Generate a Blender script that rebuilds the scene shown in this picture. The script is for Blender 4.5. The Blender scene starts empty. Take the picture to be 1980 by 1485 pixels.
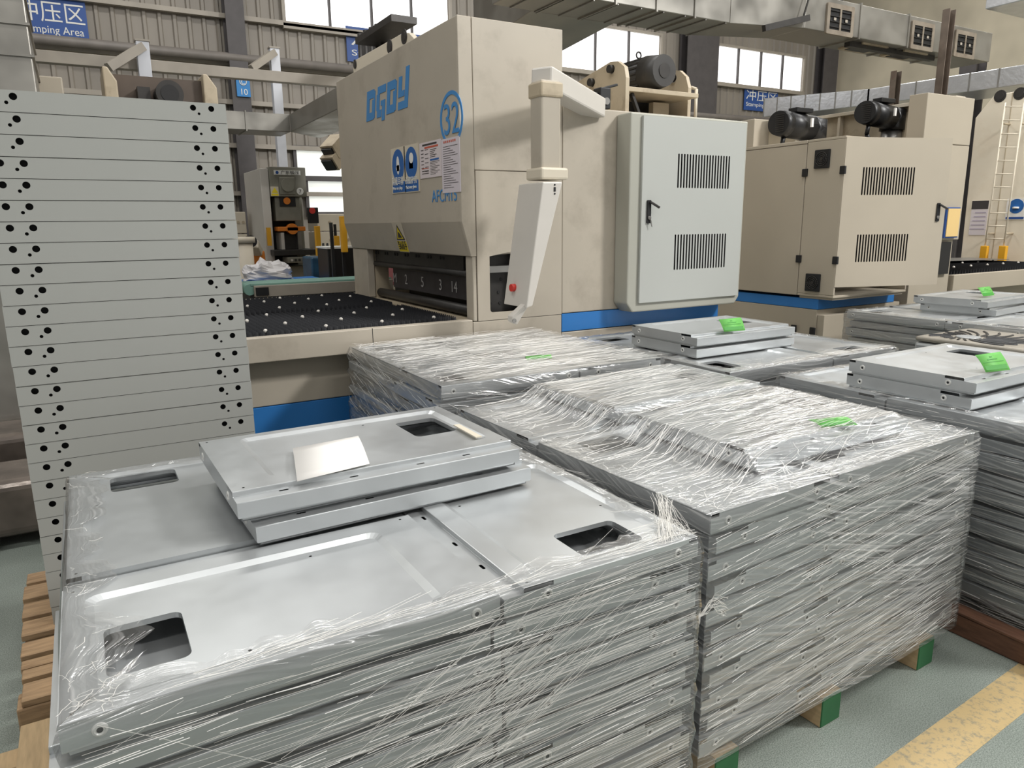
import bpy, bmesh, math, random
from mathutils import Vector, Matrix, noise
random.seed(7)
sc = bpy.context.scene
COL = sc.collection

# ---------------------------------------------------------------- camera
FPX, PITCH, ROLL, YAW = 1410.8, 0.216948, 0.0112, 0.5265545
CAMH = 1.6
def _cam_axes():
    c, s = math.cos(PITCH), math.sin(PITCH)
    fwd = Vector((0, c, -s)); right = Vector((1, 0, 0)); down = fwd.cross(right)
    cr, sr = math.cos(ROLL), math.sin(ROLL)
    rx = right*cr + down*sr; dn = right*(-sr) + down*cr
    a, b = math.cos(YAW), math.sin(YAW)
    def w(v): return Vector((v.x*a + v.y*b, -v.x*b + v.y*a, v.z))
    return w(rx), w(dn), w(fwd)
RX, DN, FW = _cam_axes()
cam_data = bpy.data.cameras.new('camera'); cam = bpy.data.objects.new('camera', cam_data); COL.objects.link(cam)
cam_data.sensor_width = 36; cam_data.lens = 36*FPX/1980; cam_data.clip_start = .05; cam_data.clip_end = 200
m = Matrix((RX, -DN, -FW)).transposed().to_4x4(); m.translation = (0, 0, CAMH)
cam.matrix_world = m
sc.camera = cam
CP = Vector((0, 0, CAMH))
# ---------------------------------------------------------------- world, lamps, exposure
world = bpy.data.worlds.new('world'); sc.world = world; world.use_nodes = True
bg = world.node_tree.nodes['Background']; bg.inputs[0].default_value = (1.0, .99, .97, 1); bg.inputs[1].default_value = .45
def area(name, loc, tgt, sx, sy, power, col=(1, .985, .95)):
    l = bpy.data.lights.new(name, 'AREA'); l.shape = 'RECTANGLE'; l.size = sx; l.size_y = sy; l.energy = power; l.color = col
    o = bpy.data.objects.new(name, l); COL.objects.link(o); o.location = loc
    o.rotation_euler = (Vector(tgt)-Vector(loc)).to_track_quat('-Z', 'Y').to_euler()
    o.visible_camera = True
    return o
# rows of high-bay lamps under the roof; last pair added to brighten far right
for i, (lx, ly) in enumerate(((-1.5, -2.2), (3.4, -2.2), (8.3, -2.2), (-1.5, 3.2), (3.4, 3.2), (8.3, 3.2), (1, 9), (8.3, 9), (13, 2), (13, 8))):
    area('high_bay_lamp', (lx, ly, 7.6), (lx, ly, 0), 2.6, .55, 135)
# skylight strip over the aisle to the right: main soft direction of the daylight
area('skylight', (8.5, -3.5, 8.0), (3.0, 3.4, 1.4), 1.6, 1.2, 860, (1, .99, .97))
cy = sc.cycles; cy.max_bounces = 5; cy.diffuse_bounces = 3; cy.glossy_bounces = 3; cy.transmission_bounces = 2; cy.transparent_max_bounces = 8; cy.adaptive_threshold = .06
sc.view_settings.view_transform = 'Standard'; sc.view_settings.look = 'None'
sc.view_settings.exposure = -0.12; sc.view_settings.gamma = 1; sc.view_settings.use_curve_mapping = False

# ---------------------------------------------------------------- pixel to world helpers (photo frame 1980x1485)
def ray(px, py): return RX*((px-990)/FPX) + DN*((py-742.5)/FPX) + FW
def ax(px, py, X): d = ray(px, py); return CP + d*(X/d.x)
def ay(px, py, Y): d = ray(px, py); return CP + d*(Y/d.y)
def az(px, py, Z): d = ray(px, py); return CP + d*((Z-CAMH)/d.z)

# ---------------------------------------------------------------- materials
def srgb(r, g, b):
    f = lambda c: ((c/255)/12.92 if c/255 <= .04045 else (((c/255)+.055)/1.055)**2.4)
    return (f(r), f(g), f(b), 1)
MATS = {}
def mat(name, col, rough=.5, metal=0., var=.0, scale=6., bump=0., bscale=60., dirt=None, dirt_amt=0., dirt_scale=2., stretch=(1, 1, 1), spec=.5, emit=None, estr=0., rvar=0., coord='Object'):
    if name in MATS: return MATS[name]
    mt = bpy.data.materials.new(name); mt.use_nodes = True; nt = mt.node_tree; N = nt.nodes; L = nt.links
    p = N['Principled BSDF']; p.inputs['Base Color'].default_value = col; p.inputs['Roughness'].default_value = rough
    p.inputs['Metallic'].default_value = metal; p.inputs['Specular IOR Level'].default_value = spec
    if emit: p.inputs['Emission Color'].default_value = emit; p.inputs['Emission Strength'].default_value = estr
    if var or bump or dirt or rvar:
        tc = N.new('ShaderNodeTexCoord'); mp = N.new('ShaderNodeMapping'); mp.inputs['Scale'].default_value = stretch
        L.new(tc.outputs[coord], mp.inputs[0])
    last = None
    if var:
        n = N.new('ShaderNodeTexNoise'); n.inputs['Scale'].default_value = scale; n.inputs['Detail'].default_value = 2
        L.new(mp.outputs[0], n.inputs['Vector'])
        r = N.new('ShaderNodeMapRange'); r.inputs['From Min'].default_value = .3; r.inputs['From Max'].default_value = .7
        r.inputs['To Min'].default_value = 1-var; r.inputs['To Max'].default_value = 1+var; L.new(n.outputs[0], r.inputs[0])
        mx = N.new('ShaderNodeMix'); mx.data_type = 'RGBA'; mx.blend_type = 'MULTIPLY'; mx.inputs[0].default_value = 1; mx.inputs[6].default_value = col
        L.new(r.outputs[0], mx.inputs[7]); last = mx.outputs[2]
        L.new(last, p.inputs['Base Color'])
        if rvar:
            r2 = N.new('ShaderNodeMapRange'); r2.inputs['From Min'].default_value = .3; r2.inputs['From Max'].default_value = .7
            r2.inputs['To Min'].default_value = rough-rvar; r2.inputs['To Max'].default_value = rough+rvar
            L.new(n.outputs[0], r2.inputs[0]); L.new(r2.outputs[0], p.inputs['Roughness'])
    if dirt:
        n = N.new('ShaderNodeTexNoise'); n.inputs['Scale'].default_value = dirt_scale; n.inputs['Detail'].default_value = 5; n.inputs['Roughness'].default_value = .65
        L.new(mp.outputs[0], n.inputs['Vector'])
        r = N.new('ShaderNodeMapRange'); r.inputs['From Min'].default_value = .52; r.inputs['From Max'].default_value = .72
        r.inputs['To Max'].default_value = dirt_amt; L.new(n.outputs[0], r.inputs[0])
        mx = N.new('ShaderNodeMix'); mx.data_type = 'RGBA'; mx.inputs[6].default_value = col; mx.inputs[7].default_value = dirt
        if last: L.new(last, mx.inputs[6])
        L.new(r.outputs[0], mx.inputs[0]); L.new(mx.outputs[2], p.inputs['Base Color'])
    if bump:
        n = N.new('ShaderNodeTexNoise'); n.inputs['Scale'].default_value = bscale; n.inputs['Detail'].default_value = 4; L.new(mp.outputs[0], n.inputs['Vector'])
        b = N.new('ShaderNodeBump'); b.inputs['Strength'].default_value = bump; b.inputs['Distance'].default_value = .004
        L.new(n.outputs[0], b.inputs['Height']); L.new(b.outputs[0], p.inputs['Normal'])
    MATS[name] = mt
    return mt

BEIGE = mat('beige_paint', srgb(180, 171, 156), .42, var=.035, scale=3, dirt=srgb(112, 100, 86), dirt_amt=.28, dirt_scale=3.2)
BEIGE2 = mat('beige_paint_machine_behind', srgb(176, 166, 149), .45, var=.03, scale=2)
CREAMP = mat('press_cream_lightened', srgb(232, 222, 202), .5, var=.03, scale=2, dirt=srgb(196, 168, 130), dirt_amt=.25, dirt_scale=2)  # cream lightened in the colour to offset weak light at the press
BEIGED = mat('beige_paint_worn', srgb(184, 170, 146), .5, var=.07, scale=5, dirt=srgb(105, 84, 62), dirt_amt=.55, dirt_scale=4)
CREAM = mat('cream_paint', srgb(210, 200, 181), .5, var=.03, scale=2, dirt=srgb(190, 160, 120), dirt_amt=.25, dirt_scale=2)
CABW = mat('cabinet_light_grey', srgb(178, 180, 175), .4, var=.012, scale=2)
CABW2 = mat('cabinet_side_grey', srgb(168, 167, 156), .45, var=.02, scale=2)
WHITEP = mat('white_paint', srgb(204, 199, 191), .4, var=.02)
BLUE = mat('blue_paint', srgb(46, 118, 188), .38, var=.03, scale=3)
DARK = mat('dark_steel', srgb(62, 60, 58), .45, metal=.5, var=.15, scale=9)
DARKER = mat('black_parts_and_shade', srgb(30, 29, 29), .6)  # black parts, and shade painted inside openings
BLACK = mat('black_plastic', srgb(26, 27, 29), .42)
RUBBER = mat('black_brush', srgb(24, 25, 30), .65, var=.2, scale=40)
STEEL = mat('machined_steel', srgb(150, 148, 144), .35, metal=.8, var=.1, scale=12)
def galv(name, col, rough, sc_, var, rvar, bump=.02):
    return mat(name, col, rough, metal=.72, var=var, scale=sc_, rvar=rvar, bump=bump, bscale=25)
GALV = galv('galvanised_steel', srgb(196, 199, 200), .36, 9, .03, .05, 0)
GALV2 = galv('galvanised_steel_dull', srgb(192, 196, 198), .40, 14, .05, .06, 0)
DUCT = galv('galvanised_duct', srgb(150, 147, 140), .36, 3.5, .16, .08, .05)
FOIL = mat('foil_insulation', srgb(225, 227, 230), .28, metal=.9, var=.06, scale=7, bump=.5, bscale=22)
GREYBOX = mat('grey_powder_coat', srgb(162, 163, 158), .45, var=.012, scale=3)
WOOD = mat('pine_wood', srgb(172, 142, 108), .7, var=.18, scale=5, stretch=(2, 14, 14), bump=.25, bscale=20, dirt=srgb(98, 66, 38), dirt_amt=.5, dirt_scale=3)
WOODL = mat('pale_pine_wood', srgb(200, 172, 132), .7, var=.14, scale=5, stretch=(14, 2, 14), bump=.2, bscale=20)
WOODD = mat('dark_red_wood', srgb(104, 72, 54), .6, var=.3, scale=5, stretch=(12, 2, 12), bump=.3, bscale=20, dirt=srgb(60, 34, 24), dirt_amt=.7)
GREENW = mat('green_painted_wood', srgb(36, 94, 54), .6, var=.15, scale=8)
YEL = mat('yellow_paint', srgb(228, 168, 40), .45, var=.05)
ORANGE = mat('orange_paint', srgb(222, 128, 40), .45, var=.08)
PRESSG = mat('press_grey_green', srgb(128, 126, 114), .5, var=.05, dirt=srgb(70, 64, 56), dirt_amt=.4)
COLD = mat('column_dark_grey', srgb(78, 74, 74), .55, var=.1)
RAIL = mat('girt_grey', srgb(158, 150, 138), .5, var=.1, scale=4)
PAPER = mat('white_paper', srgb(232, 229, 224), .8)
INKB = mat('ink_blue', srgb(34, 96, 165), .5)
INKB2 = mat('sign_blue', srgb(40, 78, 145), .5)
INKK = mat('ink_black', srgb(60, 56, 56), .6)
INKR = mat('ink_red', srgb(196, 92, 70), .6)
SIGNY = mat('sign_yellow', srgb(238, 214, 40), .5)
LETW = mat('letter_white', srgb(225, 224, 218), .6)
LBLUE = mat('logo_blue', srgb(66, 136, 196), .5)
CHALK = mat('chalk', srgb(205, 202, 200), .8)
GREENL = mat('green_label', srgb(98, 176, 78), .6, var=.05)
GREEND = mat('green_label_print', srgb(52, 140, 40), .6)
RED = mat('red_plastic', srgb(205, 58, 50), .4)
GBELT = mat('green_belt', srgb(122, 160, 148), .55)
LAMPP = mat('translucent_window', srgb(255, 255, 255), .4, emit=(1, 1, 1, 1), estr=1.25)
LAMPP2 = mat('gridded_window_pane', srgb(238, 240, 232), .4, emit=(.97, 1, .95, 1), estr=.62)
BROWNW = mat('brown_wrapped', srgb(112, 102, 94), .2, var=.3, scale=6, metal=.3, bump=.5, bscale=14)
CLEARP = mat('clear_plastic_white', srgb(225, 222, 222), .3)
BLUEP = mat('blue_plastic', srgb(52, 124, 200), .4)

# floor: green-grey epoxy with speckle and scuffs
def floor_mat():
    mt = bpy.data.materials.new('floor_epoxy'); mt.use_nodes = True; nt = mt.node_tree; N = nt.nodes; L = nt.links
    p = N['Principled BSDF']; tc = N.new('ShaderNodeTexCoord')
    n1 = N.new('ShaderNodeTexNoise'); n1.inputs['Scale'].default_value = 260; n1.inputs['Detail'].default_value = 2
    n2 = N.new('ShaderNodeTexNoise'); n2.inputs['Scale'].default_value = 1.3; n2.inputs['Detail'].default_value = 7
    for n in (n1, n2): L.new(tc.outputs['Object'], n.inputs['Vector'])
    cr = N.new('ShaderNodeValToRGB'); e = cr.color_ramp.elements
    e[0].position = .36; e[0].color = srgb(112, 122, 115); e[1].position = .62; e[1].color = srgb(160, 168, 161)
    L.new(n1.outputs[0], cr.inputs[0])
    cr2 = N.new('ShaderNodeValToRGB'); e = cr2.color_ramp.elements
    e[0].position = .35; e[0].color = (.72, .72, .70, 1); e[1].position = .7; e[1].color = (1.06, 1.05, 1.04, 1)
    L.new(n2.outputs[0], cr2.inputs[0])
    mx = N.new('ShaderNodeMix'); mx.data_type = 'RGBA'; mx.blend_type = 'MULTIPLY'; mx.inputs[0].default_value = 1
    L.new(cr.outputs[0], mx.inputs[6]); L.new(cr2.outputs[0], mx.inputs[7]); L.new(mx.outputs[2], p.inputs['Base Color'])
    p.inputs['Roughness'].default_value = .42
    return mt
FLOORM = floor_mat()
def line_mat():
    mt = bpy.data.materials.new('worn_yellow_line'); mt.use_nodes = True; nt = mt.node_tree; N = nt.nodes; L = nt.links
    p = N['Principled BSDF']; tc = N.new('ShaderNodeTexCoord')
    n1 = N.new('ShaderNodeTexNoise'); n1.inputs['Scale'].default_value = 38; n1.inputs['Detail'].default_value = 8; n1.inputs['Roughness'].default_value = .75
    L.new(tc.outputs['Object'], n1.inputs['Vector'])
    cr = N.new('ShaderNodeValToRGB'); e = cr.color_ramp.elements
    e[0].position = .36; e[0].color = srgb(140, 134, 114); e[1].position = .5; e[1].color = srgb(190, 166, 120)
    L.new(n1.outputs[0], cr.inputs[0]); L.new(cr.outputs[0], p.inputs['Base Color']); p.inputs['Roughness'].default_value = .5
    return mt
LINEM = line_mat()
def wall_right_mat():
    return mat('sprayed_foam_wall', srgb(200, 190, 168), .85, var=.16, scale=1.1, bump=.9, bscale=5)
FOAM = wall_right_mat()
CORR = mat('corrugated_cladding', srgb(138, 131, 121), .5, var=.12, scale=1.5, stretch=(1, 1, .25))

# stretch film: uv in metres, u along the wrapping direction
def film_mat(name, dens=1., slope=.2):
    mt = bpy.data.materials.new(name); mt.use_nodes = True; nt = mt.node_tree; N = nt.nodes; L = nt.links
    for n in list(N): N.remove(n)
    out = N.new('ShaderNodeOutputMaterial'); uv = N.new('ShaderNodeUVMap'); uv.uv_map = 'UVMap'
    sep = N.new('ShaderNodeSeparateXYZ'); L.new(uv.outputs[0], sep.inputs[0])
    def M(op, a, b=None):
        n = N.new('ShaderNodeMath'); n.operation = op
        for i, v in enumerate((a, b)):
            if v is None: continue
            if isinstance(v, (int, float)): n.inputs[i].default_value = v
            else: L.new(v, n.inputs[i])
        return n.outputs[0]
    def NZ(vec, scale, det):
        n = N.new('ShaderNodeTexNoise'); n.noise_dimensions = '2D'; n.inputs['Scale'].default_value = scale; n.inputs['Detail'].default_value = det; n.inputs['Roughness'].default_value = .62
        L.new(vec, n.inputs['Vector']); return n.outputs[0]
    lo = NZ(uv.outputs[0], 2.4, 0)
    vs = M('ADD', M('ADD', sep.outputs[1], M('MULTIPLY', sep.outputs[0], slope)), M('MULTIPLY', lo, .07))
    cb = N.new('ShaderNodeCombineXYZ'); L.new(M('MULTIPLY', sep.outputs[0], 2.2), cb.inputs[0]); L.new(M('MULTIPLY', vs, 95), cb.inputs[1])
    s1 = NZ(cb.outputs[0], 1, 1.4)
    def ramp(v, a, b, lo_=0., hi=1.):
        r = N.new('ShaderNodeMapRange'); r.inputs[1].default_value = a; r.inputs[2].default_value = b; r.inputs[3].default_value = lo_; r.inputs[4].default_value = hi
        L.new(v, r.inputs[0]); return r.outputs[0]
    st = ramp(s1, .50, .74)
    al = M('ADD', M('MULTIPLY', M('MULTIPLY', st, ramp(lo, .35, .65, .35, 1)), .6*dens), .08*dens)
    bp = N.new('ShaderNodeBump'); bp.inputs['Strength'].default_value = .8; bp.inputs['Distance'].default_value = .006; L.new(s1, bp.inputs['Height'])
    tr = N.new('ShaderNodeBsdfTransparent'); tr.inputs[0].default_value = (.97, .97, .97, 1)
    df = N.new('ShaderNodeBsdfDiffuse'); df.inputs[0].default_value = (.80, .795, .78, 1)
    gl = N.new('ShaderNodeBsdfGlossy'); gl.inputs['Roughness'].default_value = .14; gl.inputs[0].default_value = (1, 1, 1, 1); L.new(bp.outputs[0], gl.inputs['Normal'])
    m1 = N.new('ShaderNodeMixShader'); L.new(al, m1.inputs[0]); L.new(tr.outputs[0], m1.inputs[1]); L.new(df.outputs[0], m1.inputs[2])
    fr = N.new('ShaderNodeFresnel'); fr.inputs[0].default_value = 1.45
    m2 = N.new('ShaderNodeMixShader'); L.new(M('MINIMUM', M('MULTIPLY', fr.outputs[0], 1.5), .55), m2.inputs[0]); L.new(m1.outputs[0], m2.inputs[1]); L.new(gl.outputs[0], m2.inputs[2])
    L.new(m2.outputs[0], out.inputs[0])
    return mt
FILM_SIDE = film_mat('stretch_film_sides', .62, .22)
FILM_TOP = film_mat('stretch_film_top', .42, .12)
FILM_THIN = film_mat('stretch_film_thin', .4, .04)
STRAND = bpy.data.materials.new('film_strand_and_highlight'); STRAND.use_nodes = True  # pale loose film, also used to paint highlight streaks on the wraps
_n = STRAND.node_tree.nodes; _p = _n['Principled BSDF']; _p.inputs['Base Color'].default_value = srgb(236, 233, 226); _p.inputs['Roughness'].default_value = .2; _p.inputs['Alpha'].default_value = .62
RIV = mat('zinc_bright', srgb(214, 214, 210), .35, metal=.15)

# ---------------------------------------------------------------- object helpers
class MB:
    def __init__(s): s.v = []; s.f = []; s.mi = []; s.uv = []; s.sm = []
    def face(s, idx, mi=0, sm=False): s.f.append(tuple(idx)); s.mi.append(mi); s.sm.append(sm)
    def add(s, vs, fs, mi=0, sm=False):
        o = len(s.v); s.v += [tuple(x) for x in vs]
        for q in fs: s.face([o+i for i in q], mi, sm)
        return s
    def box(s, x0, x1, y0, y1, z0, z1, mi=0):
        return s.add([(x0, y0, z0), (x1, y0, z0), (x1, y1, z0), (x0, y1, z0), (x0, y0, z1), (x1, y0, z1), (x1, y1, z1), (x0, y1, z1)],
                     [(0, 3, 2, 1), (4, 5, 6, 7), (0, 1, 5, 4), (1, 2, 6, 5), (2, 3, 7, 6), (3, 0, 4, 7)], mi)
    def hexa(s, p, mi=0):  # 8 points, bottom 4 then top 4
        return s.add(p, [(0, 3, 2, 1), (4, 5, 6, 7), (0, 1, 5, 4), (1, 2, 6, 5), (2, 3, 7, 6), (3, 0, 4, 7)], mi)
    def prism(s, poly, ext, mi=0):  # poly: list of 3d points, ext: vector
        n = len(poly); e = Vector(ext); a = [Vector(p) for p in poly]; b = [p+e for p in a]
        fs = [tuple(range(n))[::-1], tuple(range(n, 2*n))] + [(i, (i+1) % n, n+(i+1) % n, n+i) for i in range(n)]
        return s.add(a+b, fs, mi)
    def cyl(s, p0, p1, r0, n=16, r1=None, mi=0, cap=True, sm=True):
        p0 = Vector(p0); p1 = Vector(p1); r1 = r0 if r1 is None else r1; d = (p1-p0).normalized()
        u = d.orthogonal().normalized(); w = d.cross(u); vs = []
        for p, r in ((p0, r0), (p1, r1)):
            vs += [p+(u*math.cos(2*math.pi*i/n)+w*math.sin(2*math.pi*i/n))*r for i in range(n)]
        o = len(s.v); s.v += [tuple(x) for x in vs]
        for i in range(n): s.face([o+i, o+(i+1) % n, o+n+(i+1) % n, o+n+i], mi, sm)
        if cap: s.face([o+i for i in range(n)][::-1], mi); s.face([o+n+i for i in range(n)], mi)
        return s
    def tube(s, pts, r, n=8, mi=0):
        for a, b in zip(pts[:-1], pts[1:]): s.cyl(a, b, r, n, mi=mi)
        return s
    def sphere(s, c, r, n=10, mi=0, zs=1.):
        c = Vector(c); o = len(s.v); rings = n//2
        for i in range(rings+1):
            t = math.pi*i/rings
            for j in range(n):
                a = 2*math.pi*j/n; s.v.append((c.x+r*math.sin(t)*math.cos(a), c.y+r*math.sin(t)*math.sin(a), c.z+r*zs*math.cos(t)))
        for i in range(rings):
            for j in range(n): s.face([o+i*n+j, o+(i+1)*n+j, o+(i+1)*n+(j+1) % n, o+i*n+(j+1) % n], mi, True)
        return s
    def beam(s, p0, p1, w, h, up=(0, 0, 1), mi=0):
        p0 = Vector(p0); p1 = Vector(p1); d = (p1-p0).normalized(); u = d.cross(Vector(up)).normalized(); v = u.cross(d)
        q = lambda p, a, b: p+u*a*w/2+v*b*h/2
        return s.hexa([q(p0, -1, -1), q(p0, 1, -1), q(p1, 1, -1), q(p1, -1, -1), q(p0, -1, 1), q(p0, 1, 1), q(p1, 1, 1), q(p1, -1, 1)], mi)
    def plate(s, outer, holes, org, u, v, th, mi=0, hmi=None):
        """flat plate with real holes; outer/holes are lists of (a,b); front face at org + a*u + b*v, thickness along -n where n=u x v"""
        org = Vector(org); u = Vector(u); v = Vector(v); nrm = u.cross(v).normalized()
        bm = bmesh.new(); loops = []
        for lp in [outer]+holes:
            vv = [bm.verts.new((a, b, 0)) for a, b in lp]; loops.append(lp)
            for i in range(len(vv)): bm.edges.new((vv[i], vv[(i+1) % len(vv)]))
        bmesh.ops.triangle_fill(bm, use_beauty=True, use_dissolve=False, edges=bm.edges[:], normal=(0, 0, 1))
        bm.verts.index_update(); pts = [(w.co.x, w.co.y) for w in bm.verts]; tris = []
        for f in bm.faces:
            ii = [w.index for w in f.verts]
            a, b, c = [pts[i] for i in ii]
            if (b[0]-a[0])*(c[1]-a[1])-(b[1]-a[1])*(c[0]-a[0]) < 0: ii = ii[::-1]
            tris.append(ii)
        bm.free()
        P = lambda a, b, d=0.: org+u*a+v*b-nrm*d
        s.add([P(*q) for q in pts], tris, mi)
        if th:
            s.add([P(*q, th) for q in pts], [t[::-1] for t in tris], mi)
            for k, lp in enumerate(loops):
                n = len(lp); ar = sum(lp[i][0]*lp[(i+1) % n][1]-lp[(i+1) % n][0]*lp[i][1] for i in range(n))
                fs = [(i, n+i, n+(i+1) % n, (i+1) % n) for i in range(n)]
                flip = (ar < 0) != (k > 0)
                s.add([P(*q) for q in lp]+[P(*q, th) for q in lp], [f[::-1] if flip else f for f in fs], hmi if (k and hmi is not None) else mi)
        return s
    def mesh(s, name, mats):
        me = bpy.data.meshes.new(name); me.from_pydata(s.v, [], s.f)
        for mt in (mats if isinstance(mats, (list, tuple)) else [mats]): me.materials.append(mt)
        me.polygons.foreach_set('material_index', s.mi); me.polygons.foreach_set('use_smooth', s.sm)
        if s.uv:
            ul = me.uv_layers.new(name='UVMap')
            for l in me.loops: ul.data[l.index].uv = s.uv[l.vertex_index]
        me.update(); return me
    def build(s, name, mats, parent=None, bevel=0., seg=2):
        o = bpy.data.objects.new(name, s.mesh(name, mats)); COL.objects.link(o)
        if parent: o.parent = parent
        if bevel:
            b = o.modifiers.new('bevel', 'BEVEL'); b.width = bevel; b.segments = seg; b.limit_method = 'ANGLE'; b.angle_limit = .6
        return o
def tag(o, label=None, cat=None, group=None, kind=None):
    if label: o['label'] = label
    if cat: o['category'] = cat
    if group: o['group'] = group
    if kind: o['kind'] = kind
    return o
def thing(name, label, cat, loc=(0, 0, 0), rz=0., group=None):
    o = bpy.data.objects.new(name, None); o.empty_display_size = .1; COL.objects.link(o); o.location = loc; o.rotation_euler = (0, 0, rz)
    return tag(o, label, cat, group)
def struct(o): o['kind'] = 'structure'; return o
def at(o, loc, rz=0.):
    o.location = loc; o.rotation_euler = (0, 0, rz); return o
def inst(me, name, parent, loc=(0, 0, 0), rot=(0, 0, 0)):
    o = bpy.data.objects.new(name, me); COL.objects.link(o); o.parent = parent; o.location = loc; o.rotation_euler = rot; return o
def circ(cx, cy, r, n=14): return [(cx+r*math.cos(2*math.pi*i/n), cy+r*math.sin(2*math.pi*i/n)) for i in range(n)]
def rect(x0, x1, y0, y1): return [(x0, y0), (x1, y0), (x1, y1), (x0, y1)]
def rrect(x0, x1, y0, y1, r, n=4):
    o = []
    for cx, cy, a0 in ((x1-r, y0+r, -90), (x1-r, y1-r, 0), (x0+r, y1-r, 90), (x0+r, y0+r, 180)):
        for i in range(n+1):
            a = math.radians(a0+90*i/n); o.append((cx+r*math.cos(a), cy+r*math.sin(a)))
    return o
def text(s, name, org, u, v, size, mt, parent=None, align='LEFT', ext=.001, wfit=None):
    cu = bpy.data.curves.new(name, 'FONT'); cu.body = s; cu.size = size; cu.align_x = align; cu.extrude = ext
    t = bpy.data.objects.new('tmp', cu); COL.objects.link(t); bpy.context.view_layer.update()
    me = bpy.data.meshes.new_from_object(t.evaluated_get(bpy.context.evaluated_depsgraph_get())); bpy.data.objects.remove(t)
    if wfit and len(me.vertices):
        xs = [q.co.x for q in me.vertices]; k = wfit/max(1e-6, max(xs)-min(xs))
        for q in me.vertices: q.co.x *= k
    me.materials.clear(); me.materials.append(mt)
    o = bpy.data.objects.new(name, me); COL.objects.link(o)
    u = Vector(u).normalized(); v = Vector(v).normalized(); w = u.cross(v)
    mm = Matrix((u, v, w)).transposed().to_4x4(); mm.translation = Vector(org)
    if parent: o.parent = parent
    o.matrix_local = mm
    return o
UX, UY, UZ = Vector((1, 0, 0)), Vector((0, 1, 0)), Vector((0, 0, 1))
# ================================================================ the setting
f_ = MB().box(-9, 17, -6, 13, -.2, 0).build('floor', FLOORM); struct(f_)
WY = 13.0
# back wall: corrugated cladding with ribs (openings filled by the windows in front of it)
w = MB(); xs = -9.0; prof = []
while xs < 17.4:
    prof += [(xs, WY), (xs+.13, WY), (xs+.15, WY-.03), (xs+.19, WY-.03), (xs+.21, WY)]; xs += .21
v0 = [(x, y, 0) for x, y in prof]; v1 = [(x, y, 9) for x, y in prof]; n = len(prof)
w.add(v0+v1, [(i, i+1, n+i+1, n+i) for i in range(n-1)]); w.box(-9, 17.4, WY+.02, WY+.2, 0, 9)
struct(w.build('wall_back', CORR))
XR = 17.3
struct(MB().box(XR, XR+.2, -6, WY, 0, 9).build('wall_right', FOAM))
# steel columns of the hall
def column(px0, px1, py, name_label):
    a = ay(px0, py, WY-.3); b = ay(px1, py, WY-.3)
    t = thing('steel_column', name_label, 'column', (a.x, WY-.3, 0)); wd = b.x-a.x
    MB().box(0, wd, 0, .02, 0, 9).build('flange', COLD, t); MB().box(wd/2-.01, wd/2+.01, .02, .24, 0, 9).build('web', COLD, t)
    MB().box(0, wd, .24, .26, 0, 9).build('flange', COLD, t); return t
c1 = column(442, 478, 100, 'dark grey steel column carrying the small blue C 10 sign')
c2 = column(1328, 1388, 150, 'dark grey steel column between the two window bands at right')
c3 = column(1592, 1618, 150, 'narrow dark steel column in the corner by the sprayed wall')
# horizontal girts across the cladding
for k, (p, q) in enumerate((((250, 4), (640, 60)), ((100, 75), (650, 150)), ((437, 118), (650, 146)), ((440, 195), (640, 212)), ((430, 277), (640, 292)), ((430, 372), (500, 376)))):
    A = ay(*p, WY-.1); B = ay(*q, WY-.1)
    zc = (A.z+B.z)/2
    if k == 1: continue
    o = MB().box(-8.5 if k < 2 else -2, 8, WY-.13, WY-.035, zc-.035, zc+.035).build('trim_%d' % (k+1), RAIL); struct(o)
A = ay(70, 78, WY-.15)
o = MB().cyl((-8, WY-.25, A.z), (7.5, WY-.25, A.z), .07, 12).build('wall_pipe', mat('dull_pipe', srgb(118, 112, 106), .5, var=.1)); tag(o, 'thick grey pipe running along the cladding under the leftmost banner', 'pipe')
A = ay(1440, 232, WY-.15)
o = MB().cyl((8.2, WY-.25, A.z), (XR-.2, WY-.25, A.z), .07, 12).build('wall_pipe', mat('dull_pipe', srgb(118, 112, 106), .5, var=.1)); tag(o, 'grey pipe along the cladding below the right hand banner', 'pipe')
# windows: (left px, right px, y bottom at left, panes, height m)
def window(idx, pl, pr, pyb, pyt, npane, pane_m, ztop=None, fr=RAIL):
    A = ay(pl, pyb, WY-.06); B = ay(pr, pyb, WY-.06); z0 = A.z; z1 = ay(pl, pyt, WY-.06).z if ztop is None else ztop
    t = MB(); x0, x1 = A.x, B.x; y0, y1 = WY-.10, WY-.03; b = .05
    t.box(x0-b, x1+b, y0-.03, y1, z0-b-.03, z0); t.box(x0-b, x1+b, y0, y1, z1, z1+b); t.box(x0-b, x0, y0, y1, z0, z1); t.box(x1, x1+b, y0, y1, z0, z1)
    o = t.build('window_%d' % idx, fr); struct(o)
    for i in range(1, npane):
        xm = x0+(x1-x0)*i/npane; MB().box(xm-.018, xm+.018, y0, y1-.02, z0, z1).build('mullion', COLD, o)
    for i in range(npane):
        xa = x0+(x1-x0)*i/npane+.018; xb = x0+(x1-x0)*(i+1)/npane-.018
        MB().box(xa, xb, y1-.02, y1-.012, z0, z1).build('pane', pane_m, o)
    return o
window(1, 552, 868, 46, 0, 4, LAMPP, 6.4)
window(2, 1010, 1275, 122, 0, 4, LAMPP, ay(1275, 70, WY-.06).z+.0)
window(3, 1379, 1550, 158, 87, 4, LAMPP)
window(4, 575, 668, 340, 287, 1, LAMPP2, fr=COLD)
window(5, 598, 690, 410, 350, 1, LAMPP2, fr=COLD)
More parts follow.
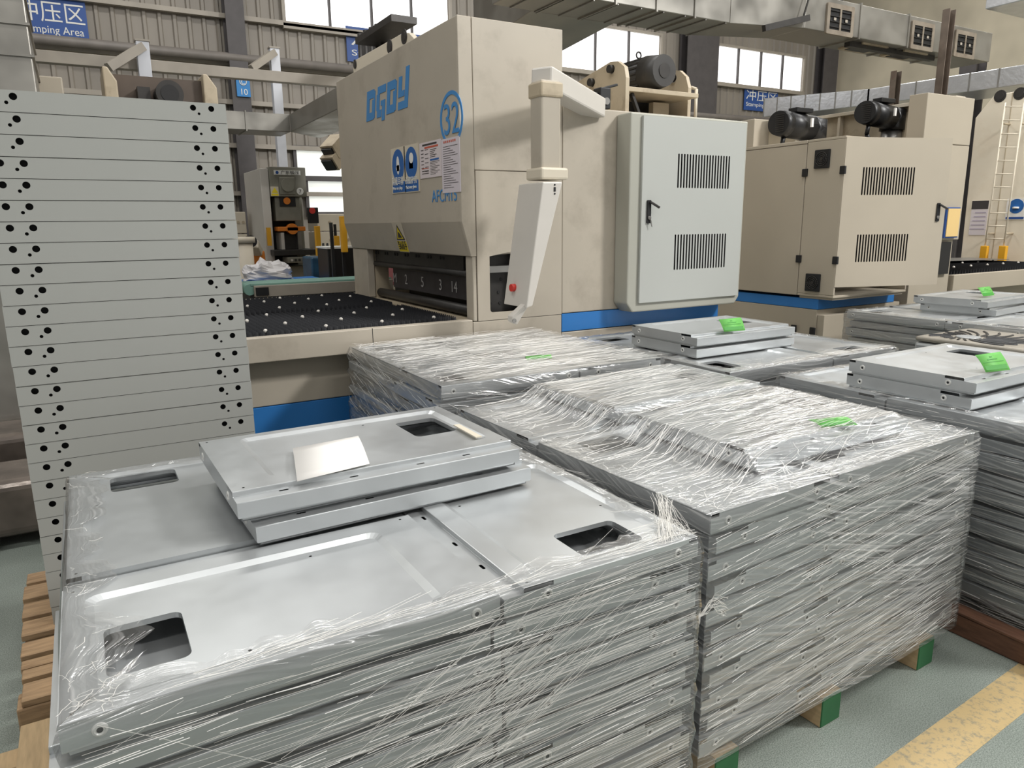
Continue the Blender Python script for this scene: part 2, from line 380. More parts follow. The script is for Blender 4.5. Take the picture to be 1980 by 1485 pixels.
# banners on the cladding
def banner(pl, pr, pyt, pyb, label, frac=1., second=True):
    Yb = WY-.06; A = ay(pl, pyb, Yb); B = ay(pr, pyt, Yb); W_ = B.x-A.x; H_ = B.z-A.z
    o = thing('banner', label, 'sign', (A.x, Yb, A.z))
    MB().box(0, W_, 0, .015, 0, H_).build('board', INKB2, o)
    text('冲压区', 'lettering', (W_*.04, -.003, H_*.46), UX, UZ, H_*.50, LETW, o, wfit=W_*.92)
    text('Stamping Area', 'lettering', (W_*.05, -.003, H_*.18), UX, UZ, H_*.24, LETW, o, wfit=W_*.88)
    return o
banner(32, 163, -1, 74, 'blue banner at top left lettered Stamping Area in white')
banner(672, 830, 70, 118, 'blue banner half hidden behind the top of the leveller head')
banner(1438, 1505, 174, 212, 'blue banner lettered Stamping Area right of the windows')
s = thing('column_sign', 'small blue sign reading C 10 fixed on a dark column', 'sign')
A = ay(459, 186, WY-.34); B = ay(482, 149, WY-.34); W_, H_ = B.x-A.x, B.z-A.z; s.location = A
MB().box(0, W_, 0, .02, 0, H_).build('board', mat('bright_sign_blue', srgb(36, 124, 190), .5), s)
text('10', 'lettering', (W_*.5, -.003, H_*.1), UX, UZ, H_*.42, LETW, s, 'CENTER')
text('C', 'lettering', (W_*.5, -.003, H_*.63), UX, UZ, H_*.3, LETW, s, 'CENTER')
rg = MB(); pts = [Vector((W_*.5+math.cos(a)*H_*.17, -.004, H_*.74+math.sin(a)*H_*.17)) for a in [i*math.pi/10 for i in range(21)]]
rg.tube(pts, .008, 6); rg.build('ring', LETW, s)

# painted floor line
A = az(1690, 1485, 0); B = az(1915, 1322, 0); C_ = az(1850, 1485, 0)
d = Vector((1, .055, 0)).normalized(); nrm = Vector((-d.y, d.x, 0))
o = MB().prism([A-d*2.5, A+d*5, A+d*5-nrm*.135, A-d*2.5-nrm*.135], (0, 0, .0012)).build('floor_line', LINEM); tag(o, 'worn yellow safety line painted on the green floor', 'floor marking')

# ================================================================ sheet-metal panels on pallets
PL, PW, PH, WP = .785, .545, .0625, .497
def panel_mesh(name, L=PL, W=PW, H=PH, mt=None, tab=False):
    k = L/PL; wp = WP*k; b = MB(); bx0, bx1, by0, by1 = .04*k, .68*k, .035*k, .44*k
    dots = [circ(.02, .02, .0035, 6), circ(L-.02, .02, .0035, 6), circ(L-.03, wp-.02, .0035, 6), circ(.02, wp-.02, .0035, 6)]
    b.plate(rect(0, L, 0, wp), [rrect(bx0, bx1, by0, by1, .03, 4)]+dots, (0, 0, H), UX, UY, 0)
    o1 = rrect(bx0, bx1, by0, by1, .03, 4); g = .017; o2 = rrect(bx0+g, bx1-g, by0+g, by1-g, .018, 4); dz = .0075; nn = len(o1)
    b.add([(x, y, H) for x, y in o1]+[(x, y, H-dz) for x, y in o2], [(i, (i+1) % nn, nn+(i+1) % nn, nn+i) for i in range(nn)])
    hol = rrect(.07*k, .208*k, .108*k, .292*k, .018, 4)
    b.plate(o2, [hol, circ(.3*k, .07*k, .004, 6), circ(.5*k, by1-.04, .004, 6)], (0, 0, H-dz), UX, UY, 0)
    nh = len(hol); b.add([(x, y, H-dz) for x, y in hol]+[(x, y, H-dz-.012) for x, y in hol], [(i, nh+i, nh+(i+1) % nh, (i+1) % nh) for i in range(nh)])
    zb = .010; zl = H-.013
    # walls: front, ends, step and ledge
    b.add([(0, 0, zb), (L, 0, zb), (L, 0, H), (0, 0, H)], [(0, 1, 2, 3)])
    for x, fl in ((0, 0), (L, 1)):          # end walls, notched below the plate near both corners
        pr_ = [(x, 0, zb), (x, W, zb), (x, W, zl), (x, wp, zl), (x, wp, H-.011), (x, wp-.075, H-.011), (x, wp-.075, H), (x, .03, H), (x, .03, H-.010), (x, 0, H-.010)]
        b.add(pr_, [tuple(range(len(pr_))) if fl else tuple(range(len(pr_)))[::-1]])
    b.add([(0, wp, zl), (L, wp, zl), (L, wp, H), (0, wp, H)], [(3, 2, 1, 0)])
    slots = [rrect(L*f-.012, L*f+.012, wp+.012, wp+.020, .0035, 2) for f in (.2, .38, .62, .85)]
    b.plate(rect(0, L, wp, W), slots, (0, 0, zl), UX, UY, 0)
    b.add([(0, W, zb), (L, W, zb), (L, W, zl), (0, W, zl)], [(3, 2, 1, 0)])
    # turned-in lip at the bottom, standing on the panel below
    q = .010
    b.box(q, L-q, q, q+.002, 0, zb+.001); b.box(q, L-q, W-q-.002, W-q, 0, zb+.001); b.box(q, q+.002, q, W-q, 0, zb+.001); b.box(L-q-.002, L-q, q, W-q, 0, zb+.001)
    b.add([(0, 0, zb), (L, 0, zb), (L-q, q, zb), (q, q, zb)], [(0, 3, 2, 1)]); b.add([(0, 0, zb), (q, q, zb), (q, W-q, zb), (0, W, zb)], [(0, 3, 2, 1)]); b.add([(L, 0, zb), (L, W, zb), (L-q, W-q, zb), (L-q, q, zb)], [(0, 3, 2, 1)])
    b.v = [(x-L/2, y-W/2, z) for x, y, z in b.v]
    me = b.mesh(name, mt or GALV)
    bm = bmesh.new(); bm.from_mesh(me); bmesh.ops.remove_doubles(bm, verts=bm.verts[:], dist=1e-5)
    ed = [e for e in bm.edges if len(e.link_faces) == 2 and 1.2 < e.calc_face_angle(0) < 1.9 and e.calc_length() > .1]
    bmesh.ops.bevel(bm, geom=ed, offset=.0022, segments=2, affect='EDGES', profile=.5)
    bm.to_mesh(me); bm.free(); me.update(); return me
PANEL = panel_mesh('sheet_panel'); PANEL_S = panel_mesh('sheet_panel_small', PL*.9, PW*.9, PH)
PANEL_D = panel_mesh('sheet_panel_dull', mt=GALV2)
def rivet_mesh():
    b = MB(); n = 14
    def ring(r0, z0, r1, z1, mi):
        b.add([(r0*math.cos(2*math.pi*i/n), -z0, r0*math.sin(2*math.pi*i/n)) for i in range(n)]+[(r1*math.cos(2*math.pi*i/n), -z1, r1*math.sin(2*math.pi*i/n)) for i in range(n)],
              [(i, (i+1) % n, n+(i+1) % n, n+i) for i in range(n)], mi, True)
    ring(.0125, 0, .0115, .0022, 0); ring(.0115, .0022, .0085, .003, 0); ring(.0085, .003, .0068, .0012, 0); ring(.0068, .0012, .005, .0018, 0); ring(.005, .0018, .0045, 0, 1)
    b.add([(.0048*math.cos(2*math.pi*i/n), -.0004, .0048*math.sin(2*math.pi*i/n)) for i in range(n)], [tuple(range(n))], 1)
    return b.mesh('rivet_nut', [RIV, BLACK])
RIVET = rivet_mesh()
ORD = ['top', 'second', 'third', 'fourth', 'fifth', 'sixth', 'seventh', 'eighth', 'ninth', 'tenth', 'eleventh', 'twelfth', 'thirteenth', 'fourteenth']
def panel(loc, rz, label, group, sides='', me=None, cat='metal tray', L=PL, W=PW):
    o = bpy.data.objects.new('steel_tray', me or PANEL); COL.objects.link(o); o.location = loc; o.rotation_euler = (0, 0, rz); tag(o, label, cat, group)
    z = PH*.55
    if 'f' in sides:
        for x in (.055, L-.055): inst(RIVET, 'rivet_nut', o, (x-L/2, -W/2, z))
    if 'l' in sides:
        for y in (.065, WP*L/PL-.06): inst(RIVET, 'rivet_nut', o, (-L/2, y-W/2, z), (0, 0, -math.pi/2))
    if 'r' in sides:
        for y in (.065, WP*L/PL-.06): inst(RIVET, 'rivet_nut', o, (L/2, y-W/2, z), (0, 0, math.pi/2))
    return o
PHS = .067      # layer pitch in the stacks
def z_base(ztop, nl): return ztop-PH-(nl-1)*PHS
def stack(ox, oy, rz, ztop, nl, desc, group, chir=0, me=None, L=PL, W=PW, sides=('fl', 'l', '', 'f'), shift=(-.02, .006), keep=lambda k, j: True):
    S = L+W; R_ = Matrix.Rotation(rz, 4, 'Z'); out = []
    if chir == 0: lay = [(L/2, W/2, 0, 'front left'), (L+W/2, L/2, 90, 'front right'), (W+L/2, L+W/2, 180, 'back right'), (W/2, W+L/2, 270, 'back left')]
    else: lay = [(W/2, L/2, 270, 'front left'), (W+L/2, W/2, 0, 'front right'), (L+W/2, W+L/2, 90, 'back right'), (L/2, L+W/2, 180, 'back left')]
    for k in range(nl):            # k counts from the top
        z = z_base(ztop, nl)+(nl-1-k)*PHS
        odd = k % 2; flip = {'l': 'r', 'r': 'l'}
        for j, (cx, cy, a, nm) in enumerate(lay):
            if not keep(k, j): continue
            jx = random.uniform(-.003, .003) if k else 0; gp = .006
            sx_, sy_ = (((-gp, 0), (0, -gp), (gp, 0), (0, gp)) if chir == 0 else ((0, -gp), (gp, 0), (0, gp), (-gp, 0)))[j]; cx += sx_; cy += sy_
            p = R_ @ Vector((cx+(shift[0]+jx if odd else jx*.6), cy+(shift[1] if odd else 0), 0))
            lb = 'galvanised tray, %s of %s, %s layer%s' % (nm, desc, ORD[k], ' down' if k else '')
            sd = ''.join(flip.get(c, '') for c in sides[j]) if odd else sides[j]
            out.append(panel((ox+p.x, oy+p.y, z), rz+math.radians(a)+(math.pi if odd else 0), lb, group, sd, me, L=L, W=W))
    return out
stack(-.11, 1.21, 0, .85, 11, 'the nearest wrapped stack', 'trays in the nearest wrapped stack', 0)
P2R = math.radians(2.2)
stack(1.325, 1.272, P2R, .86, 11, 'the wholly covered centre stack', 'trays in the wholly covered centre stack', 1, sides=('rl', 'f', '', ''), shift=(.035, .008))
stack(2.885, 1.02, 0, .86, 11, 'the stack at the right edge', 'trays in the right edge stack', 1, me=PANEL_D, sides=('', '', '', ''), shift=(.012, 0))
stack(1.255, 2.74, 0, .9325, 12, 'the stack against the machine bed', 'trays in the stack against the machine bed', 0, me=PANEL_S, L=PL*.9, W=PW*.9, sides=('f', 'l', '', ''))
stack(2.70, 2.50, 0, .87, 11, 'the stack below the grey cabinet', 'trays in the stack below the grey cabinet', 0, sides=('', '', '', ''))
stack(5.30, 2.38, 0, .88, 11, 'the far stack near the blue stripe', 'trays in the far stack', 0, sides=('l', '', '', 'f'), shift=(.03, -.01))
PI = math.pi
# loose panels lying on top of the stacks
panel((.245+PL/2, 1.735+PW/2, .912), PI+.02, 'upper of two loose trays with a white paper on the nearest stack', 'loose trays on the nearest stack', 'rf')
panel((.275+PL/2, 1.722+PW/2, .85), PI+.035, 'lower of two loose trays on the nearest stack', 'loose trays on the nearest stack', 'r')
panel((1.668+PL/2, 1.437+PW/2, .86), PI+.02, 'loose tray under film on the centre stack, nearer the viewer', 'loose trays under the film', 'r')
panel((1.668+PL/2, 2.058+PW/2, .86), PI+.0, 'loose tray under film on the centre stack, nearer the machine', 'loose trays under the film', 'r')
panel((2.945+PL/2, 1.49+PW/2, .922), PI+.02, 'upper of two loose trays with a green label at the right edge', 'loose tray pair at the right edge', 'r')
panel((2.935+PL/2, 1.485+PW/2, .86), PI, 'lower of two loose trays at the right edge', 'loose tray pair at the right edge', 'r')
panel((2.825+PL/2, 2.865+PW/2, .932), PI+.0, 'upper of two loose trays with a green label before the cabinet', 'loose tray pair before the cabinet', 'r')
panel((2.82+PL/2, 2.86+PW/2, .87), PI, 'lower of two loose trays before the cabinet', 'loose tray pair before the cabinet', 'r')
fa = .16
panel((5.72+PL/2, 2.90+PW/2, .942), PI+.06, 'upper of two loose trays with a green label on the far stack', 'loose tray pair on the far stack', 'r')
panel((5.77+PL/2, 2.88+PW/2, .88), PI+.10, 'lower of two loose trays on the far stack', 'loose tray pair on the far stack', 'r')

# wooden pallets
def planks(t, rows, mt, bev=.003):
    for (x0, x1, y0, y1, z0, z1) in rows: MB().box(x0, x1, y0, y1, z0, z1).build('plank', mt, t, bev, 1)
def pallet(ox, oy, rz, S, h, label, mt, blockm, along='x', ov=0., blocks_front=(0.02, .5, .98), dy=0.):
    t = thing('wooden_pallet', label, 'pallet', (ox, oy, 0), rz, 'wooden pallets under the tray stacks'); bw = .1; bh = h-.02
    for fy in (0, .5, 1):
        for fx in blocks_front:
            x = fx*(S-bw); y = fy*(S-bw)
            b = MB().box(x, x+bw, y, y+bw, 0, bh); b.mi = [0, 0, 1, 0, 1, 0]; b.build('block', [mt, blockm], t, .003, 1)
    n = 7
    for i in range(n):
        w_ = .11; p = dy+i*(S-w_-dy)/(n-1)
        if along == 'x': MB().box(-ov, S+ov, p, p+w_, bh, h).build('plank', mt, t, .002, 1)
        else: MB().box(p, p+w_, -ov, S+ov, bh, h).build('plank', mt, t, .002, 1)
    return t
pt = pallet(-.325, 1.25, 0, 1.2, z_base(.85, 11), 'pale pine pallet under the nearest wrapped stack', WOODL, WOODL, 'y')
MB().box(1.2, 1.52, 0, 1.2, .06, z_base(.85, 11)).build('plank', WOODL, pt, .002, 1)
pallet(1.367, 1.262, P2R, 1.19, z_base(.86, 11), 'pallet with green painted block faces under the covered centre stack', WOODL, GREENW, 'x', -.03, (.02, .47, .985), .06)
pallet(2.93, 1.06, 0, 1.2, z_base(.86, 11), 'dark reddish skid pallet under the stack at the right edge', WOODD, WOODD, 'y')
t = MB().box(2.80, 2.90, .95, 2.30, 0, .085).build('skid_beam', WOODD, None, .006); tag(t, 'long dark reddish wooden beam lying beside the right edge stack', 'wood beam')
t = MB().prism([(2.79, 1.0, .086), (2.86, 1.0, .086), (2.88, 1.42, .086), (2.80, 1.38, .086)], (0, 0, .012)).build('wood_splinter', WOODD, None, .003); tag(t, 'thin reddish wood slat lying on the dark skid beam', 'wood slat')
pallet(1.26, 2.75, 0, 1.17, z_base(.9325, 12), 'pallet under the wrapped stack against the machine bed', WOODL, WOODL)
pallet(2.74, 2.54, 0, 1.2, z_base(.87, 11), 'pallet under the stack below the grey cabinet', WOODL, WOODL)
pallet(5.34, 2.42, 0, 1.2, z_base(.88, 11), 'pallet under the far stack near the blue stripe', WOODL, WOODL)
# plank sticking out beside the pale pallet, bottom left
o = MB().box(-.95, -.326, 2.30, 2.39, .05, .085).build('loose_plank', WOODL, None, .003); tag(o, 'pale pine plank poking out at the bottom left corner', 'plank')
o2 = MB().box(-.9, -.34, 2.31, 2.38, 0, .05).build('plank_bearer', WOODL, None, .003); tag(o2, 'short pine bearer under the plank at the bottom left corner', 'wood beam')

# ---------------------------------------------------------------- stretch film
def nz(x, y, z=0.): return noise.noise(Vector((x, y, z)))
def perim(S, r=.015, step=.012):
    pts = []; 
    for k, (a, b) in enumerate((((0, 0), (S, 0)), ((S, 0), (S, S)), ((S, S), (0, S)), ((0, S), (0, 0)))):
        n = int(S/step)
        for i in range(n): f = i/n; pts.append((a[0]+(b[0]-a[0])*f, a[1]+(b[1]-a[1])*f, k))
    return pts
NORM = ((0, -1), (1, 0), (0, 1), (-1, 0))
def film_sides(t, S, z0, z1, mt, lip=.07, seed=0., out=.012, lipvar=.05, cornerlift=None, wob=.006):
    P = perim(S); n = len(P); b = MB(); rows = 34; lr = 6 if lip else 0; u = 0.
    cols = []
    for i, (x, y, k) in enumerate(P):
        nx, ny = NORM[k]; f = (x if k in (0,) else y if k == 1 else S-x if k == 2 else S-y)/S
        cf = max(0, 1-min(f, 1-f)/.05); ox = oy = 0
        if f < .5: pn = NORM[k-1]; ox, oy = nx+pn[0]*cf, ny+pn[1]*cf
        else: qn = NORM[(k+1) % 4]; ox, oy = nx+qn[0]*cf, ny+qn[1]*cf
        col = []
        for r in range(rows+1):
            z = z0+(z1-z0)*r/rows; d = out+wob*nz(u*2.2+seed, z*26+u*1.1, seed)+.003*nz(u*9, z*70, seed+3)
            if r == rows: d *= .4
            d -= .010*(1-cf)*max(0, nz(seed+7, z*30, u*.7))
            col.append((x+ox*d, y+oy*d, z))
        for r in range(1, lr+1):
            w_ = (lip+lipvar*nz(u*7+seed, 1.7, 0)+.03*nz(u*25, 4.2, seed))*r/lr
            if cornerlift: w_ *= 1+cornerlift(x, y)
            w_ = max(.006*r, w_)
            # pull towards the inside, mitred at the corners
            xx = min(max(x, w_), S-w_) if k in (1, 3) else x; yy = min(max(y, w_), S-w_) if k in (0, 2) else y
            if k == 0: yy = w_; xx = min(max(x, w_*.9), S-w_*.9)
            if k == 2: yy = S-w_; xx = min(max(x, w_*.9), S-w_*.9)
            if k == 1: xx = S-w_; yy = min(max(y, w_*.9), S-w_*.9)
            if k == 3: xx = w_; yy = min(max(y, w_*.9), S-w_*.9)
            col.append((xx, yy, z1+.004+.006*abs(nz(u*14+seed, r*1.3, 2))+.002*r/lr))
        cols.append(col); u += S*4/n
    m_ = rows+lr+1
    for i, col in enumerate(cols):
        for r, q in enumerate(col):
            b.v.append(q); b.uv.append((i*S*4/n, q[2] if r <= rows else z1+.02*(r-rows)))
    for i in range(n-1):
        for r in range(m_-1): b.face([i*m_+r, (i+1)*m_+r, (i+1)*m_+r+1, i*m_+r+1], 0, True)
    o = len(b.v); b.v += [b.v[r] for r in range(m_)]; b.uv += [(S*4, b.uv[r][1]) for r in range(m_)]
    for r in range(m_-1): b.face([(n-1)*m_+r, o+r, o+r+1, (n-1)*m_+r+1], 0, True)
    return b.build('film_sides', mt, t)
def film_top(t, S, z1, mt, drape, seed=0., step=.011):
    n = int((S+.012)/step); b = MB()
    for i in range(n+1):
        for j in range(n+1):
            x = -.006+(S+.012)*i/n; y = -.006+(S+.012)*j/n; e = min(x, y, S-x, S-y)
            z = z1+.004+max(0, drape(x, y))+.004*nz(x*3+y*5, y*30-x*6, seed)*(1 if e > .03 else .3)+.0015*nz(x*60, y*60, seed)
            b.v.append((x, y, z)); b.uv.append((x, y))
    for i in range(n):
        for j in range(n): b.face([i*(n+1)+j, (i+1)*(n+1)+j, (i+1)*(n+1)+j+1, i*(n+1)+j+1], 0, True)
    return b.build('film_top', mt, t)
def ribbon(b, pts, wid, up):
    o = len(b.v); n = len(pts)
    for i, p in enumerate(pts):
        p = Vector(p); d = (Vector(pts[min(i+1, n-1)])-Vector(pts[max(i-1, 0)])).normalized(); s_ = d.cross(Vector(up)); s_ = (s_.normalized() if s_.length > 1e-6 else Vector((0, 0, 1)))*wid/2
        h = Vector(up)*wid*.4
        b.v += [tuple(p-s_), tuple(p+h), tuple(p+s_)]
    for i in range(n-1): b.face([o+3*i, o+3*i+3, o+3*i+4, o+3*i+1], 0, True); b.face([o+3*i+1, o+3*i+4, o+3*i+5, o+3*i+2], 0, True)
def highlight_strands(t, S, z0, z1, sides, count, seed, slope=.05, diag=.15, lmax=1.0, w=(.0005, .0013), out=.018, mt_=None):  # thin pale ribbons that paint highlight streaks along the film
    rnd = random.Random(seed); b = MB()
    for _ in range(count):
        k = rnd.choice(sides); L_ = rnd.uniform(.08, lmax)**1.3; a = rnd.uniform(-.05, S-.1); zz = rnd.uniform(z0, z1); sl = rnd.gauss(slope, .035)
        if rnd.random() < diag: sl = rnd.choice((-1, 1, 1))*rnd.uniform(.3, .8); L_ *= .6
        pts = []; n = max(3, int(L_/.04))
        for i in range(n+1):
            s_ = a+L_*i/n; z = zz+sl*(s_-a)+.004*nz(s_*6, zz*20, seed)
            if s_ < -.008 or s_ > S+.008 or z > z1 or z < z0: continue
            d = out+.002*nz(s_*9, z*40, seed)
            pts.append((s_, -d, z) if k == 0 else (-d, S-s_, z) if k == 3 else (S+d, s_, z) if k == 1 else (S-s_, S+d, z))
        if len(pts) > 2: ribbon(b, pts, rnd.uniform(*w), (NORM[k][0], NORM[k][1], 0))
    o = b.build('film_highlight_strands', mt_ or STRAND, t); o['kind'] = 'stuff'; return o
def crinkles(t, S, zf, spots, seed, w=(.0005, .0014), nm='film_crinkles', mt_=None):  # pale ribbons draw film folds and paint their highlights
    """spots: (x0,x1,y0,y1,count,len)"""
    rnd = random.Random(seed); b = MB()
    for x0, x1, y0, y1, cnt, ln in spots:
        for _ in range(cnt):
            x, y = rnd.uniform(x0, x1), rnd.uniform(y0, y1); a = rnd.uniform(0, 6.28) if ln < .1 else rnd.gauss(.12, .14); pts = []
            for i in range(rnd.randint(4, 8)):
                pts.append((x, y, zf(x, y)+.006+.004*rnd.random())); st = ln*rnd.uniform(.1, .25); a += rnd.gauss(0, .5 if ln < .1 else .04)
                x += math.cos(a)*st; y += math.sin(a)*st
                if x < -.01 or x > S+.01 or y < -.012 or y > S+.01: break
            if len(pts) > 2: ribbon(b, pts, rnd.uniform(*w), (0, 0, 1))
    o = b.build(nm, mt_ or STRAND, t); o['kind'] = 'stuff'; return o
GLINT = mat('film_glint', srgb(250, 248, 244), .12, spec=1.)  # near-white colour stands in for glints on the film
S1 = PL+PW; zt = .85
g = 'stretch film wraps around tray stacks'
t = thing('stretch_film', 'clear stretch film around the nearest stack, open on top', 'plastic film', (-.11, 1.21, 0), 0, g)
film_sides(t, S1, .05, zt, FILM_THIN, .06, 1.3, lipvar=.045, cornerlift=lambda x, y: 1.1*max(0, 1-(x+y)/.35)+.6*max(0, 1-(S1-x+y)/.3)+(.25 if x < .02 else 0))
highlight_strands(t, S1, .1, zt-.003, (0,), 420, 11, .015, .03)
highlight_strands(t, S1, .1, zt-.003, (0,), 240, 12, .02, .02, .22, (.0007, .002), .0185, GLINT)
b = MB(); rnd = random.Random(77)
for i in range(80):
    x0_ = rnd.gauss(.62, .12); z0_ = rnd.uniform(.45, .68); l_ = rnd.uniform(.1, .45); sl_ = rnd.gauss(.55, .08)
    pts = [(x0_+l_*j/6, -.019-.001*rnd.random(), min(zt-.004, z0_+sl_*l_*j/6)) for j in range(7)]
    ribbon(b, [p for p in pts if p[0] < S1], rnd.uniform(.0006, .0014), (0, -1, 0))
b.build('film_highlight_strands', STRAND, t)['kind'] = 'stuff'  # slanting highlight streaks painted as ribbons on the front film
fl = lambda x, y: zt
crinkles(t, S1, fl, ((S1-.16, S1, 0, .10, 50, .12), (0, .10, 0, .12, 26, .05), (.0, .05, .1, S1, 26, .06), (.1, S1, 0, .03, 60, .25), (S1-.04, S1, .1, S1, 40, .06)), 5)
b = MB(); rnd = random.Random(3)      # gathered tail of film standing up at the front right corner
for i in range(60):
    a = rnd.uniform(0, 1); p0 = Vector((S1-.12+.12*a, .02*rnd.random()+.0, zt+.004)); p1 = Vector((S1-.025+.03*rnd.random(), .09+.05*rnd.random(), zt+.045+.03*rnd.random()))
    ribbon(b, [p0.lerp(p1, j/5)*1.+Vector((0, 0, .02*math.sin(j/5*3.14)*rnd.uniform(-.6, .5)))+Vector((rnd.gauss(0, .003), rnd.gauss(0, .003), 0)) for j in range(6)], rnd.uniform(.0005, .0014), (0, -.6, .8))
b.build('film_tail', STRAND, t)['kind'] = 'stuff'

t = thing('stretch_film', 'cloudy stretch film pulled right over the centre stack and its label', 'plastic film', (1.318, 1.265, 0), P2R, g)
S2 = S1+.014; zt2 = .86
bxs = [(.335, 1.13, .17, .715), (.335, 1.13, .79, 1.34)]
def dr2(x, y):
    h = 0
    for a, c, d, e in bxs:
        dd = math.hypot(max(a-x, 0, x-c), max(d-y, 0, y-e)); h = max(h, (PH+.003)*max(0, 1-(dd/.11))**1.6)
    return h*min(1, max(0, min(x, y, S2-x, S2-y)/.05))
film_sides(t, S2, .105, zt2, FILM_SIDE, 0, 5.1, out=.012)
film_top(t, S2, zt2, FILM_TOP, dr2, 2.)
highlight_strands(t, S2, .12, zt2-.003, (0, 0, 0, 3), 560, 21, .10, .03)
highlight_strands(t, S2, .12, zt2-.003, (0, 0, 0, 3), 300, 22, .12, .02, .2, (.0007, .002), .0185, GLINT)
f2 = lambda x, y: zt2+dr2(x, y)
crinkles(t, S2, f2, ((0, S2, 0, S2, 380, .9), (.0, .06, 0, S2, 60, .05), (0, S2, 0, .05, 70, .06), (.2, .36, .1, .4, 60, .06), (.0, .12, .5, .75, 30, .08)), 8)

crinkles(t, S2, f2, ((0, S2, 0, S2, 420, .25), (0, .12, 0, S2, 60, .05), (0, S2, 0, .12, 80, .05)), 28, (.0007, .0018), 'film_glints', GLINT)

t = thing('stretch_film', 'cloudy stretch film over the whole stack against the machine bed', 'plastic film', (1.247, 2.732, 0), 0, g)
S3 = S1*.9+.016; zt3 = .9325
film_sides(t, S3, .3, zt3, FILM_SIDE, 0, 9.4, out=.012, wob=.02); film_top(t, S3, zt3, FILM_TOP, lambda x, y: .012*nz(x*2, y*2, 5), 4.)
highlight_strands(t, S3, .45, zt3-.003, (0, 3, 3), 260, 31, -.05, .3); highlight_strands(t, S3, .45, zt3-.003, (3, 3, 0), 240, 32, -.25, .3, .25, (.0008, .002), .022, GLINT)
crinkles(t, S3, lambda x, y: zt3, ((0, S3, 0, S3, 380, .8), (0, .10, 0, S3, 80, .06)), 9)

crinkles(t, S3, lambda x, y: zt3+.008, ((0, S3, 0, S3, 320, .25), (0, .12, 0, S3, 60, .05)), 29, (.0008, .002), 'film_glints', GLINT)

t = thing('stretch_film', 'stretch film gathered round the rim of the stack below the cabinet', 'plastic film', (2.692, 2.492, 0), 0, g)
zt4 = .87
film_sides(t, S2, .4, zt4, FILM_THIN, .05, 3.3, lipvar=.06, wob=.01); highlight_strands(t, S2, .5, zt4, (0, 3), 90, 41, .05, .2)
crinkles(t, S2, lambda x, y: zt4+.004, ((.0, S2, 0, .08, 100, .08), (.05, .4, .0, .15, 60, .05), (0, .05, 0, S2, 50, .06), (.3, S2, .0, .06, 60, .3)), 12)

t = thing('stretch_film', 'stretch film round the stack at the right edge, top left open', 'plastic film', (2.877, 1.012, 0), 0, g)
zt5 = .86
film_sides(t, S2, .06, zt5, FILM_THIN, .05, 6.6, lipvar=.04); highlight_strands(t, S2, .1, zt5, (3,), 110, 51, .02, .03); highlight_strands(t, S2, .1, zt5, (3,), 60, 52, .02, .02, .2, (.0007, .0018), .0185, GLINT)
crinkles(t, S2, lambda x, y: zt5+.003, ((.0, .06, 0, S2, 70, .06), (0, S2, 0, .1, 40, .1), (0, .3, 1.25, S2, 40, .06)), 13)

t = thing('stretch_film', 'stretch film round the far stack near the blue stripe', 'plastic film', (5.292, 2.372, 0), 0, g)
zt6 = .88
film_sides(t, S2, .1, zt6, FILM_THIN, .05, 8.2, lipvar=.04); highlight_strands(t, S2, .2, zt6, (3,), 110, 61, .02, .1)
crinkles(t, S2, lambda x, y: zt6+.003, ((0, .12, .9, S2, 60, .08), (0, .08, 0, S2, 60, .06)), 14)
# knot of film caught between the two front stacks
b = MB(); rnd = random.Random(9)
for i in range(40):
    c = Vector((1.262, 1.235, .60)); pts = []; a = rnd.uniform(0, 6)
    for j in range(7): a += rnd.uniform(.4, 1.1); pts.append(c+Vector((.016*math.cos(a)+rnd.gauss(0, .003), .012*math.sin(a*1.3), .018*math.sin(a+rnd.random()))))
    ribbon(b, pts, .002, (0, -1, 0))
for i in range(14):
    p0 = Vector((1.255, 1.235, .61)); p1 = Vector((1.36+.02*rnd.random(), 1.25, .60+rnd.uniform(-.03, .03)))
    ribbon(b, [p0.lerp(p1, j/6)+Vector((0, -.01, .03*math.sin(j/6*3.14)*rnd.uniform(.4, 1.2))) for j in range(7)], .0016, (0, -1, 0))
o = b.build('film_knot', STRAND); tag(o, 'knotted tail of stretch film between the two front stacks', 'plastic film', g, 'stuff')

# labels and papers
def paper_sheet(name, label, cat, p, mt, rows, pm, group=None):
    """p: 4 corner points (front-left, front-right, back-right, back-left); bent over the front edge"""
    b = MB(); n = 6; a, c, d, e = [Vector(q) for q in p]
    for i in range(n+1):
        f = i/n; l = a.lerp(e, f); r = c.lerp(d, f); up = .004+.006*math.sin(f*3.14)
        b.v += [(l.x, l.y, l.z+up), (r.x, r.y, r.z+up)]
    for i in range(n): b.face([2*i, 2*i+1, 2*i+3, 2*i+2], 0, True)
    o = b.build(name, mt); so = o.modifiers.new('solid', 'SOLIDIFY'); so.thickness = .0006; tag(o, label, cat, group)
    for (u0, u1, v0, v1) in rows:
        q = MB(); pt = lambda u, v: a.lerp(c, u).lerp(e.lerp(d, u), v)+Vector((0, 0, .006+.006*math.sin(v*3.14)))
        q.add([pt(u0, v0), pt(u1, v0), pt(u1, v1), pt(u0, v1)], [(0, 1, 2, 3)]); q.build('print', pm, o)
    return o
zt0 = .977
q = [az(585, 950, .976), az(718, 912, .976), az(700, 848, .976), az(570, 873, .976)]
paper_sheet('paper_sheet', 'blank white paper lying on the loose trays of the nearest stack', 'paper', [(.40, 1.755, .976), (.60, 1.79, .976), (.66, 2.06, .976), (.46, 2.04, .976)], PAPER, [], PAPER)
